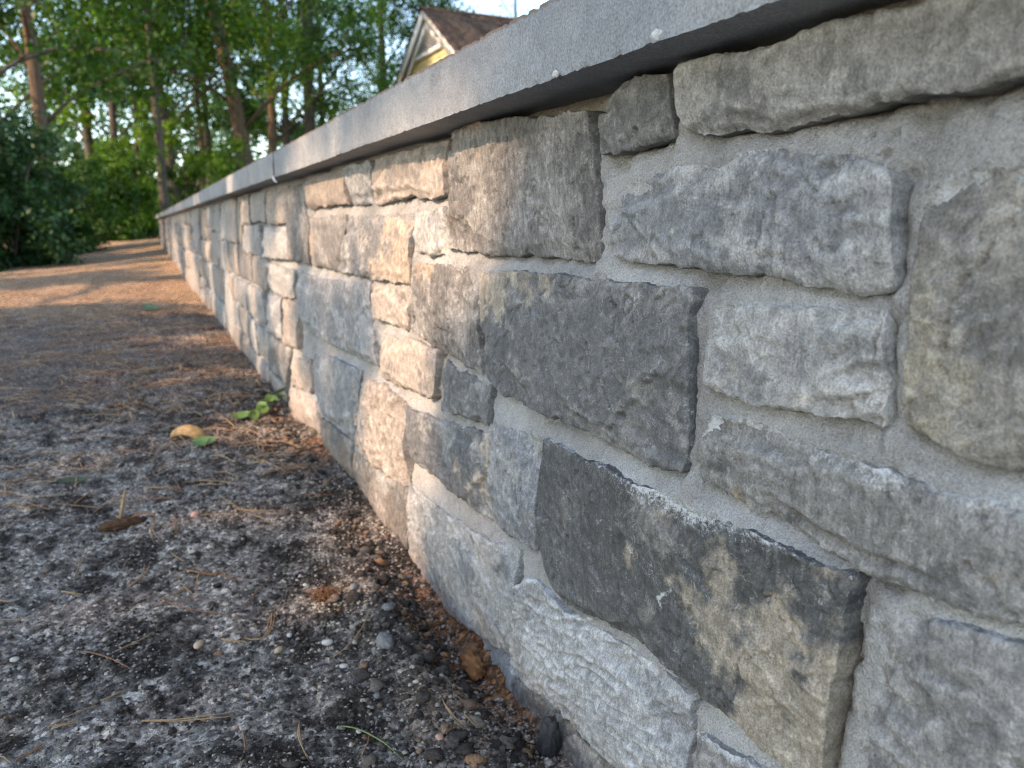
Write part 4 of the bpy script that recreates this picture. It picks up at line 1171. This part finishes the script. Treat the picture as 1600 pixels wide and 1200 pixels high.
o = obj('grey_green_leaf', leaf_mesh(.055, .012, .4, .3, 86), M_DKLEAF, None, (-.50, 1.665, float(terrain_fine(-.50, 1.665)) + .006))
o.rotation_euler = (.2, .1, math.radians(15))
tag(o, 'withered grey-green leaf scrap lying near the left edge', 'leaf')
sprig = empty('leafy_sprig', (-.07, 2.12, float(terrain_fine(-.07, 2.12))))
tag(sprig, 'fallen sprig with fresh green leaves lying against the wall foot', 'sprig')
MB().tube([(-.065, -.06, .006), (-.02, -.01, .012), (.03, .04, .018), (.055, .07, .026)], [.0016, .0014, .0012, .0008], 5).build('stem', mat_plain('sprig_stem', (.17, .13, .06), .7), sprig, None, True)
r = np.random.default_rng(87)
for i in range(11):
    t = i / 10
    o = obj('leaf', leaf_mesh(r.uniform(.040, .062), r.uniform(.011, .017), .5, .25, 90 + i), M_GREENL, sprig, (-.065 + .12 * t + r.uniform(-.014, .014), -.06 + .13 * t + r.uniform(-.022, .022), .012 + .020 * t + r.uniform(0, .012)))
    o.rotation_euler = (r.uniform(-.5, .5), r.uniform(-.5, .4), r.uniform(0, 6.28))

# ---- odd bits on the soil
def rough_lump(name, R3, seed, mat, loc, sub=ICO2, amp=.30, rz=0.0):
    bv, bf = ico(3)
    d = bv * (1 + amp * fbm(bv[:, 0] * 1.6 + seed, bv[:, 1] * 1.6 + bv[:, 2] * 1.2, seed, 4, .6)[:, None]) * np.array(R3)
    o = obj(name, mesh_np(name, d, None, bf, False), mat, None, loc)
    o.rotation_euler.z = rz
    return o


M_CLAY = mat_plain('orange_clay', (.28, .125, .05), .9, .45, 60, .15, .003)
o = rough_lump('clay_lump', (.012, .026, .012), 92, M_CLAY, (-.012, .800, -.034), amp=.6); tag(o, 'ragged lump of orange clay in the gutter under the wall', 'clay lump')
M_BARK0 = mat_plain('bark_scrap', (.10, .055, .03), .9, .5, 120, .15, .003)
o = rough_lump('bark_scrap', (.032, .016, .010), 93, M_BARK0, (-.408, 1.392, float(terrain_fine(-.408, 1.392)) + .005), amp=.55, rz=.25); tag(o, 'rough brown scrap of bark with a dry twig stuck in it', 'bark')
tw = MB().tube([(-.004, 0, .004), (.004, .006, .028), (.013, .014, .055)], [.0026, .0030, .0014], 6); tw.build('twig', M_NEEDLE, o, None, True)
tw = MB().tube([(.006, 0, .004), (.030, -.004, .014), (.046, -.012, .010), (.050, -.024, .004)], [.0018, .0018, .0015, .0008], 6); tw.build('twig', M_NEEDLE2, o, None, True)
# a tuft of orange plant fibre
r = np.random.default_rng(95)
mb = MB()
for i in range(150):
    a = r.uniform(0, 6.28); l = r.uniform(.008, .024); e = r.uniform(.05, .7)
    b_ = np.array([r.normal(0, .007), r.normal(0, .007), r.uniform(0, .004)])
    d = np.array([math.cos(a) * math.cos(e), math.sin(a) * math.cos(e), math.sin(e)])
    p1 = b_ + d * l * .5 + np.array([0, 0, .002]); p2 = b_ + d * l; p2[2] *= .6
    mb.tube([b_, p1, p2], [.0004, .0004, .0002], 3)
o = mb.build('fibre_tuft', mat_plain('orange_fibre', (.17, .085, .04), .8, .4, 200), None, (-.155, .968, float(terrain_fine(-.155, .968)) + .001))
tag(o, 'small fuzzy tuft of orange plant fibre on the dark soil', 'fibre tuft')
# dark lump added for the shade in the hole at the wall foot
o = rough_lump('hole_shade', (.012, .009, .026), 97, mat_plain('hole_dark', (.045, .042, .040), .85, .4, 100, .2, .002), (-.012, .600, -.006), amp=.4)
tag(o, 'dark lump added for the shade in the gap at the wall foot', 'shade lump')


# ---- what each small thing lies beside
MARKS = [('the curled dead leaf', -.262, 1.935), ('the green leafy sprig', -.07, 2.12), ('the bark scrap', -.408, 1.392), ('the fuzzy orange tuft', -.155, .968),
         ('the orange clay lump', -.016, .79), ('the green grass blade', -.18, .655), ('the withered grey-green leaf', -.50, 1.665), ('the lower left picture corner', -.50, .79)]
def bearing(dx, dy):
    a = dx * math.cos(YAW) - dy * math.sin(YAW); b_ = dx * math.sin(YAW) + dy * math.cos(YAW)
    if abs(a) > abs(b_): return 'right of' if a > 0 else 'left of'
    return 'beyond' if b_ > 0 else 'in front of'
groups = {}
for o, what, px, py in NAMED:
    m = min(MARKS, key=lambda q: math.dist((px, py), q[1:]))
    groups.setdefault((what, bearing(px - m[1], py - m[2]), m[0]), []).append((math.dist((px, py), m[1:]), o))
ORD = ['closest', 'second closest', 'third closest', 'fourth closest', 'fifth closest', 'sixth closest', 'seventh closest', 'eighth closest']
for (what, be, mk), L in groups.items():
    L.sort(key=lambda q: q[0])
    for i, (d, o) in enumerate(L):
        o['label'] = f'{what} {be} {mk}' + (f', {ORD[min(i, 7)]} to it' if len(L) > 1 else '')


# ------------------------------------------------------------------ house beyond the wall
M_WHITE = mat_plain('white_trim', (.82, .81, .78), .6, .06, 5)
M_YELLOW = mat_plain('yellow_siding', (.78, .65, .36), .75, .08, 4)
M_SHINGLE = mat_island('brown_shingle', [(0, (.050, .036, .028)), (.5, (.085, .058, .043)), (1, (.135, .088, .060))], .95, 30, .004)
M_LOUVRE = mat_plain('grey_louvre', (.42, .42, .41), .7, .06, 6)
HX, HY, HZ = 7.66, 22.81, 6.67
PITCHR, HALF, LEN = .637, 3.4, 8.5
house = empty('house', (HX, HY, 0))
tag(house, 'pale yellow house gable with white trim and brown shingle roof behind the wall', 'house')
ez = HZ - PITCHR * HALF
hb = MB()
zb = .0
# lapped siding boards of the gable end, each a thin wedge
z = zb
while z < HZ - .35:
    hw = HALF - .3 if z < ez else min(HALF - .3, (HZ - .20 - (z + .13)) / PITCHR)
    if hw > .05:
        hb.prism([(.155, -hw, z), (.180, -hw, z + .135), (.180, hw, z + .135), (.155, hw, z)], (.05, 0, 0))
    z += .13
hb.build('siding', M_YELLOW, house)
MB().box((.235, -HALF + .3, 0), (LEN - .3, HALF - .3, ez)).build('wall', M_YELLOW, house)
MB().prism([(.24, -HALF + .3, ez), (.24, HALF - .3, ez), (.24, 0, HZ - .22)], (LEN - .6, 0, 0)).build('attic', M_YELLOW, house)
for s in (-1, 1):
    # rake boards: outer fascia and a thinner shadow board under it
    o = MB().prism([(-.02, 0, HZ - .02), (-.02, s * HALF, ez - .02), (-.02, s * HALF, ez - .25), (-.02, 0, HZ - .27)][::s], (.045, 0, 0)).build('rake_board', M_WHITE, house)
    MB().prism([(.03, 0, HZ - .06), (.03, s * HALF, ez - .06), (.03, s * HALF, ez - .10), (.03, 0, HZ - .10)][::s], (.125, 0, 0)).build('rake_soffit', M_WHITE, house)
    MB().prism([(.10, 0, HZ - .28), (.10, s * HALF * .96, ez - .20), (.10, s * HALF * .96, ez - .36), (.10, 0, HZ - .46)][::s], (.05, 0, 0)).build('frieze_board', M_WHITE, house)
    roof = empty('roof_slope'); roof.parent = house
    nc = 30
    for k in range(nc):
        y0, y1 = s * (HALF + .22) * (k + 1.12) / nc, s * (HALF + .22) * k / nc
        za, zb_ = HZ - PITCHR * abs(y0) + .025, HZ - PITCHR * abs(y1) + .004
        mb = MB(); xx = -.06; rr = random.Random(k * 2 + s)
        while xx < LEN:
            w = rr.uniform(.18, .42)
            mb.prism([(xx, y0, za), (xx, y1, zb_), (xx, y1, zb_ - .02), (xx, y0, za - .02)], (min(w, LEN - xx) - .012, 0, 0))
            xx += w
        mb.build('shingle_course', M_SHINGLE, roof)
    MB().prism([(-.03, 0, HZ - .005), (-.03, s * (HALF + .2), ez - .13), (-.03, s * (HALF + .2), ez - .16), (-.03, 0, HZ - .035)][::s], (LEN, 0, 0)).build('deck', M_SHINGLE, roof)
MB().prism([(-.07, -.14, HZ - .05), (-.07, 0, HZ + .05), (-.07, .14, HZ - .05), (-.07, 0, HZ)], (LEN + .07, 0, 0)).build('ridge_cap', M_SHINGLE, house)
# triangular louvred vent under the peak
vent = empty('gable_vent', (.12, 0, 0)); vent.parent = house
VB, VT = HZ - 1.20, HZ - .50
vw = (VT - VB) / PITCHR
MB().prism([(.015, vw, VB), (.015, 0, VT), (.015, -vw, VB)], (.01, 0, 0)).build('backing', mat_plain('vent_dark', (.16, .16, .16), .9), vent)
MB().box((-.05, -vw - .1, VB - .10), (.01, vw + .1, VB + .01)).build('frame_sill', M_WHITE, vent)
for s in (-1, 1):
    MB().prism([(-.05, 0, VT + .10), (-.05, s * (vw + .12), VB), (-.05, s * (vw - .06), VB), (-.05, 0, VT - .03)][::s], (.06, 0, 0)).build('frame_side', M_WHITE, vent)
z = VB + .05
while z < VT - .08:
    hw = (VT - z) / PITCHR - .03
    MB().prism([(-.03, -hw, z), (.012, -hw, z + .07), (.012, hw, z + .07), (-.03, hw, z)], (.008, 0, -.004)).build('louvre', M_LOUVRE, vent)
    z += .085

# ------------------------------------------------------------------ trees and shrubs
BARK_A = mat_bark('bark_brown', (.060, .043, .031), (.165, .120, .085))
BARK_B = mat_bark('bark_grey', (.045, .040, .034), (.13, .115, .095))
LEAF_MID = mat_leaf('leaf_mid', (.016, .050, .010), (.066, .138, .024), .42)
LEAF_LIGHT = mat_leaf('leaf_light', (.055, .130, .018), (.165, .265, .040), .45)
LEAF_DARK = mat_leaf('leaf_dark', (.014, .045, .014), (.040, .090, .026), .25)
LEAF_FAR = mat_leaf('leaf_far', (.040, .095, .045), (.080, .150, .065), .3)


def leaves(centres, radii, n_each, size, seed, squash=.75):
    """leaf-sized pointed faces spread through clumps"""
    r = np.random.default_rng(seed)
    C_ = np.repeat(np.asarray(centres), n_each, 0); Rr = np.repeat(np.asarray(radii), n_each)
    n = len(C_)
    d = r.normal(0, 1, (n, 3)); d /= np.linalg.norm(d, axis=1)[:, None]
    rad = r.random(n) ** .45
    P = C_ + d * (Rr * rad)[:, None] * np.array([1, 1, squash])
    nrm = d * .5 + r.normal(0, .6, (n, 3)) + np.array([0, 0, .7]); nrm /= np.linalg.norm(nrm, axis=1)[:, None]
    a = np.cross(nrm, r.normal(0, 1, (n, 3))); a /= np.linalg.norm(a, axis=1)[:, None] + 1e-9
    b_ = np.cross(nrm, a)
    L = size * r.uniform(.6, 1.3, n)[:, None]; W = L * r.uniform(.30, .45, n)[:, None]
    V = np.stack([P - a * L * .5, P - a * L * .05 + b_ * W + nrm * L * .08, P + a * L * .55 - nrm * L * .10, P - a * L * .05 - b_ * W + nrm * L * .08], 1).reshape(-1, 3)
    return V, np.arange(n * 4).reshape(-1, 4)


def wobble(p0, p1, n, amp, r):
    t = np.linspace(0, 1, n)[:, None]
    P = p0 * (1 - t) + p1 * t
    j = r.normal(0, amp, (n, 3)); j[0] = 0; j[:, 2] *= .3
    j = np.cumsum(j, 0) * .5
    return P + j * np.minimum(1, t * 3)


def tree(name, label, x, y, h, d, seed, lean=(0, 0), crown0=2.0, spread=2.6, n_cl=58, n_leaf=95, size=.12, leafm=None, barkm=None, group='trees standing beyond the end of the wall', keep=None):
    r = np.random.default_rng(seed)
    z0 = float(terrain(x, y)) - .15
    root = empty(name, (x, y, z0))
    tag(root, label, 'tree', group)
    top = np.array([lean[0], lean[1], h])
    P = wobble(np.zeros(3), top, 12, .05 * h / 10, r)
    t = np.linspace(0, 1, 12)
    rad = d / 2 * (1 - .82 * t) * (1 + .55 * np.exp(-t * 22))
    mb = MB().tube(P, rad, 10)
    tips = []
    nl = 13
    for i in range(nl):
        tt = min(.97, (crown0 * .75) / h + (1 - crown0 * .75 / h) * (i + r.random() * .6) / nl)
        b0 = np.array([np.interp(tt, t, P[:, k]) for k in range(3)])
        a = i * 2.4 + r.uniform(-.5, .5)
        l = spread * (1.05 - .55 * tt) * r.uniform(.7, 1.15)
        e = b0 + np.array([math.cos(a) * l, math.sin(a) * l, l * r.uniform(.35, 1.0)])
        Q = wobble(b0, e, 6, .10, r); Q[:, 2] += .12 * l * np.sin(np.linspace(0, 3.14, 6))
        r0 = d / 2 * (1 - .8 * tt) * .34
        mb.tube(Q, np.linspace(r0, .012, 6), 6)
        tips += [Q[3], Q[4], Q[5]]
        for k in range(3):
            s0 = Q[2 + k]; aa = a + r.uniform(-1.3, 1.3)
            e2 = s0 + np.array([math.cos(aa), math.sin(aa), r.uniform(-.25, .5)]) * l * r.uniform(.25, .5)
            mb.tube(wobble(s0, e2, 4, .05, r), [r0 * .35, r0 * .28, r0 * .2, .006], 5)
            tips.append(e2)
    mb.build('trunk', barkm or BARK_B, root, None, True)
    tips = np.array(tips)
    idx = r.integers(0, len(tips), n_cl)
    Cc = tips[idx] + r.normal(0, .28, (n_cl, 3))
    Rr = r.uniform(.30, .75, n_cl) * spread / 2.6
    if keep is not None:
        m = np.array([keep(c_ + np.array([x, y, z0])) for c_ in Cc]); Cc, Rr = Cc[m], Rr[m]
    V, Q = leaves(Cc, Rr, n_leaf, size, seed + 1)
    obj('crown', mesh_np('crown', V, Q), leafm or LEAF_MID, root)
    return root


T = [
    # label, x, y, height, diameter, lean, crown base, spread, clumps, leaf, bark
    ('broad tree with sunlit reddish-brown trunk at the left edge', -1.62, 15.95, 11, .27, (-.6, .2), 3.0, 3.0, 62, LEAF_MID, BARK_A),
    ('dark trunked tree leaning to the left at the left edge', -1.75, 13.6, 9, .32, (-3.2, .4), 3.0, 2.6, 30, LEAF_MID, BARK_B),
    ('slim straight tall dark tree just beyond the end of the wall', .26, 19.6, 12, .22, (-.1, .1), 3.2, 2.4, 46, LEAF_MID, BARK_B),
    ('grey trunked tree right behind the slim straight dark tree', .66, 24.2, 12, .40, (-.3, .2), 3.4, 2.8, 48, LEAF_LIGHT, BARK_B),
    ('pale barked tree bending left above the wall cap', 2.62, 21.8, 11, .46, (-1.9, .3), 3.6, 3.0, 56, LEAF_MID, BARK_A),
    ('thin brown tree beside the pale barked bending tree', 3.40, 24.7, 11, .34, (.2, .1), 3.6, 2.6, 40, LEAF_LIGHT, BARK_A),
    ('thin grey tree second to the right of the bending tree', 4.20, 27.0, 12, .30, (.3, 0), 4.0, 2.6, 36, LEAF_MID, BARK_B),
    ('stout dark tree in front of the largest gap of sky', 4.90, 26.6, 12, .50, (.5, 0), 3.4, 2.7, 42, LEAF_MID, BARK_B),
    ('dark leafy tree standing just left of the yellow house gable', 8.7, 30.4, 12, .46, (.2, 0), 2.6, 3.2, 70, LEAF_MID, BARK_B),
    ('pale slender sapling among the bright shrubs', -.24, 21.3, 5.0, .12, (.1, 0), 1.6, 1.2, 24, LEAF_LIGHT, BARK_A),
    ('slender tree far behind the wall between the bigger trunks', 1.70, 28.0, 10, .22, (.2, 0), 3.4, 2.4, 40, LEAF_MID, BARK_A),
    ('tree with a sunny crown rising behind the house roof', 17.6, 37.0, 13, .45, (0, 0), 4.0, 3.6, 60, LEAF_LIGHT, BARK_B),
    ('leafy tree behind the sunlit reddish-brown trunk', -1.5, 29.0, 12, .36, (-.2, 0), 2.8, 3.2, 60, LEAF_LIGHT, BARK_B),
    ('tree at the far left whose boughs hang into view', -3.3, 18.2, 10, .34, (.3, 0), 2.4, 3.0, 40, LEAF_MID, BARK_B),
    ('tree half hidden behind the house roof ridge', 13.4, 38.5, 13, .45, (0, 0), 3.6, 3.4, 56, LEAF_MID, BARK_B),
    ('tree filling the gap left of the slim straight dark tree', -.75, 25.5, 12, .26, (0, 0), 2.6, 3.0, 62, LEAF_MID, BARK_B),
    ('leafy tree behind the wall between the slim and the bending tree', 2.2, 31.5, 13, .30, (.1, 0), 2.6, 3.2, 66, LEAF_MID, BARK_B),
    ('tree with dense crown far behind the stout dark tree', 6.6, 34.5, 13, .34, (0, 0), 2.8, 3.2, 60, LEAF_MID, BARK_B),
    ('tree deep in the wood left of the reddish-brown trunk', -3.6, 26.0, 12, .32, (0, 0), 2.6, 3.2, 66, LEAF_MID, BARK_B),
    ('tree in the wood right of the thin grey tree', 5.9, 28.6, 12, .28, (-.2, 0), 3.2, 2.8, 50, LEAF_LIGHT, BARK_B),
]
for i, (lab, x, y, h, d, lean, c0, sp, ncl, lm, bm) in enumerate(T):
    tree('tree', lab, x, y, h, d, 1000 + i * 7, lean, c0 - .2, sp * 1.15, int(ncl * 2.3), 90, .118, lm, bm)


def shrub(name, label, x, y, w, h, seed, leafm, n_cl=40, n_leaf=110, size=.08, stems=7, dense=1.0):
    r = np.random.default_rng(seed)
    z0 = float(terrain(x, y)) - .05
    root = empty(name, (x, y, z0))
    tag(root, label, 'shrub', 'shrubs beyond the end of the wall')
    mb = MB(); cs = []
    for i in range(stems):
        a = r.uniform(0, 6.28); q = r.uniform(.2, 1)
        e = np.array([math.cos(a) * w * .42 * q, math.sin(a) * w * .42 * q, h * r.uniform(.55, .95)])
        Q = wobble(np.array([math.cos(a) * .08, math.sin(a) * .08, 0]), e, 6, .05, r)
        mb.tube(Q, np.linspace(.028, .008, 6), 5)
        cs += [Q[2], Q[3], Q[4], Q[5]]
    mb.build('stems', BARK_B, root, None, True)
    cs = np.array(cs)
    Cc = cs[r.integers(0, len(cs), n_cl)] + r.normal(0, .16, (n_cl, 3)) * w
    Cc[:, 2] = np.clip(Cc[:, 2], .12, None)
    low = r.random(n_cl) < .35; Cc[low, 2] *= r.uniform(.15, .6, low.sum())
    V, Q = leaves(Cc, r.uniform(.18, .40, n_cl) * dense * max(.7, w / 1.6), n_leaf, size, seed + 1, .8)
    obj('foliage', mesh_np('foliage', V, Q), leafm, root)
    return root


shrub('shrub', 'dense dark evergreen shrub at the left edge of the path', -1.95, 12.3, 1.5, 2.1, 1301, LEAF_DARK, 90, 170, .07)
shrub('shrub', 'dark evergreen shrub further left, cut by the frame', -2.8, 12.0, 1.6, 2.5, 1302, LEAF_DARK, 80, 160, .07)
shrub('shrub', 'mid green shrub beside the dense evergreen, nearer the wall', -1.45, 15.2, 1.3, 1.7, 1303, LEAF_MID, 70, 150, .07)
shrub('shrub', 'bright yellow-green shrub left of the wall end', -.48, 18.6, 1.5, 2.0, 1304, LEAF_LIGHT, 60, 130, .085)
shrub('shrub', 'leafy green shrub between the dark evergreens and the bright shrub', -1.1, 18.2, 1.5, 2.1, 1305, LEAF_MID, 60, 130, .085)
shrub('shrub', 'low bright shrub at the very end of the wall', .02, 21.5, 1.3, 1.5, 1306, LEAF_LIGHT, 46, 120, .085)
shrub('shrub', 'sunny green shrub showing above the wall cap', 1.75, 20.6, 1.6, 2.5, 1307, LEAF_LIGHT, 56, 130, .09)
shrub('shrub', 'tall thin-leaved shrub right of the slim straight trunk', .95, 22.6, 1.2, 2.0, 1308, LEAF_MID, 40, 120, .09)

# far woodland that reads as one mass
r = np.random.default_rng(1401)
nc = 1050
ax = r.uniform(-22, 60, nc); ay = 50 + r.uniform(0, 14, nc) - .10 * ax
az = np.abs(r.normal(0, 1, nc)) * 3.6 + .5 + .9 * fbm(ax * .2, ay * .1, 1402, 2)
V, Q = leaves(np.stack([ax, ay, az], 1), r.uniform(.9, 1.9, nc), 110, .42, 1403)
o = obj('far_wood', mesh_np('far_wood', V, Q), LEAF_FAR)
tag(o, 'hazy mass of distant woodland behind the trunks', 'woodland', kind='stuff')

# ------------------------------------------------------------------ the trees on the sunny side whose crowns dapple the wall and the path
# sunlit places: on the wall face (along, up, half-length, half-height) and on the path (x, y, half-width, half-length)
LIT = [(2.95, .45, .10, .10), (3.7, .25, .16, .14), (4.6, .5, .12, .1), (6.2, .10, .7, .25), (9.0, .3, .2, .2), (11.6, .3, .3, .4), (14.4, .3, .8, .5)]
LIT_FINE = [(1.08, .545, .20, .06), (1.60, .545, .20, .055), (1.45, .665, .40, .03), (.86, .665, .10, .02), (2.2, .53, .2, .05), (1.10, .46, .10, .07), (1.15, .37, .11, .06), (1.06, .29, .12, .06), (1.22, .16, .13, .09),
            (2.2, .34, .2, .05), (2.1, .22, .13, .08), (1.97, .09, .19, .09), (.80, .55, .07, .03)]
_r = random.Random(4)
for _k in range(15):
    LIT.append((2.8 + _k * .85 + _r.uniform(-.2, .2), _r.uniform(.05, .55), _r.uniform(.02, .12), _r.uniform(.02, .15)))
LITG = [(-.9, 6.4, 1.1, .75), (-2.2, 6.2, .9, .8), (-.9, 9.6, .8, .35), (-1.4, 11.2, .9, .4), (-1.6, 13.2, 1.0, .5)]
for gx_, gy_, a_, b_ in LITG:
    k = -gx_ / -SUN[0]
    LIT.append((gy_ - SUN[1] * k, -SUN[2] * k + .05, b_, a_ * SUN[2] / -SUN[0]))


def shaded(c_, lit=None, mg=.23):
    """does a leaf clump here leave the sunlit places clear?"""
    k = c_[0] / SUN[0]
    u = c_[1] - SUN[1] * k; v = c_[2] - SUN[2] * k
    for lu, lv, ru, rv in (lit or LIT):
        if ((u - lu) / (ru + mg)) ** 2 + ((v - lv) / (rv + mg)) ** 2 < 1: return False
    return True


def shade_tree(label, u0, u1, dist, seed, v0=-2.0, v1=1.0, step=.34, fine=None):
    r = np.random.default_rng(seed)
    uc = (u0 + u1) / 2
    base = np.array([SUN[0] * dist, uc + SUN[1] * dist, 0.0])
    hgt = SUN[2] * dist
    root = empty('shade_tree', (base[0], base[1], -.1))
    tag(root, label, 'tree', 'trees on the sunny side of the path')
    cs = []
    for lay_ in range(2):
        for u in np.arange(u0, u1, step):
            for v in np.arange(v0, v1, step):
                dd = dist + r.uniform(-1.6, 1.6)
                c_ = np.array([0, u + r.uniform(-.15, .15), v + r.uniform(-.15, .15)]) + SUN * dd
                if shaded(c_): cs.append(c_ - base)
    cs = np.array(cs)
    mb = MB()
    P = wobble(np.zeros(3), np.array([.2, .1, hgt - .4]), 10, .05, r)
    mb.tube(P, np.linspace(.20, .09, 10), 9)
    for i in range(14):
        e = cs[r.integers(0, len(cs))]
        s0 = P[6 + i % 4]
        mb.tube(wobble(s0, e, 6, .06, r), np.linspace(.06, .012, 6), 5)
    mb.build('trunk', BARK_B, root, None, True)
    V, Q = leaves(cs, np.full(len(cs), .30), 62, .15, seed + 1, .9)
    if fine:                                                   # a bough of small leaves with small gaps
        f0, f1 = fine; fc = []
        for lay_ in range(2):
            for u in np.arange(f0, f1, .13):
                for v in np.arange(v0, v1, .13):
                    c_ = np.array([0, u + r.uniform(-.06, .06), v + r.uniform(-.06, .06)]) + SUN * (dist + r.uniform(-1.2, 1.2))
                    if shaded(c_, LIT_FINE, .065): fc.append(c_ - base)
        V2, Q2 = leaves(np.array(fc), np.full(len(fc), .11), 34, .065, seed + 2, .9)
        Q = np.concatenate([Q, Q2 + len(V)]); V = np.concatenate([V, V2])
    obj('crown', mesh_np('crown', V, Q), LEAF_MID, root)
    return root


shade_tree('tree out of frame whose crown shades the near stones', -1.8, .62, 9.5, 1501, step=.27, fine=(.45, 2.72))
shade_tree('tree out of frame whose crown dapples the middle of the wall', 2.85, 5.6, 9.0, 1502)
shade_tree('tree out of frame whose crown shades the sunlit path beyond', 5.6, 10.6, 10.0, 1503, -1.9, .9, .38)
shade_tree('tree out of frame whose crown shades the far end of the wall', 10.6, 16.5, 10.0, 1504, -1.9, .9, .40)
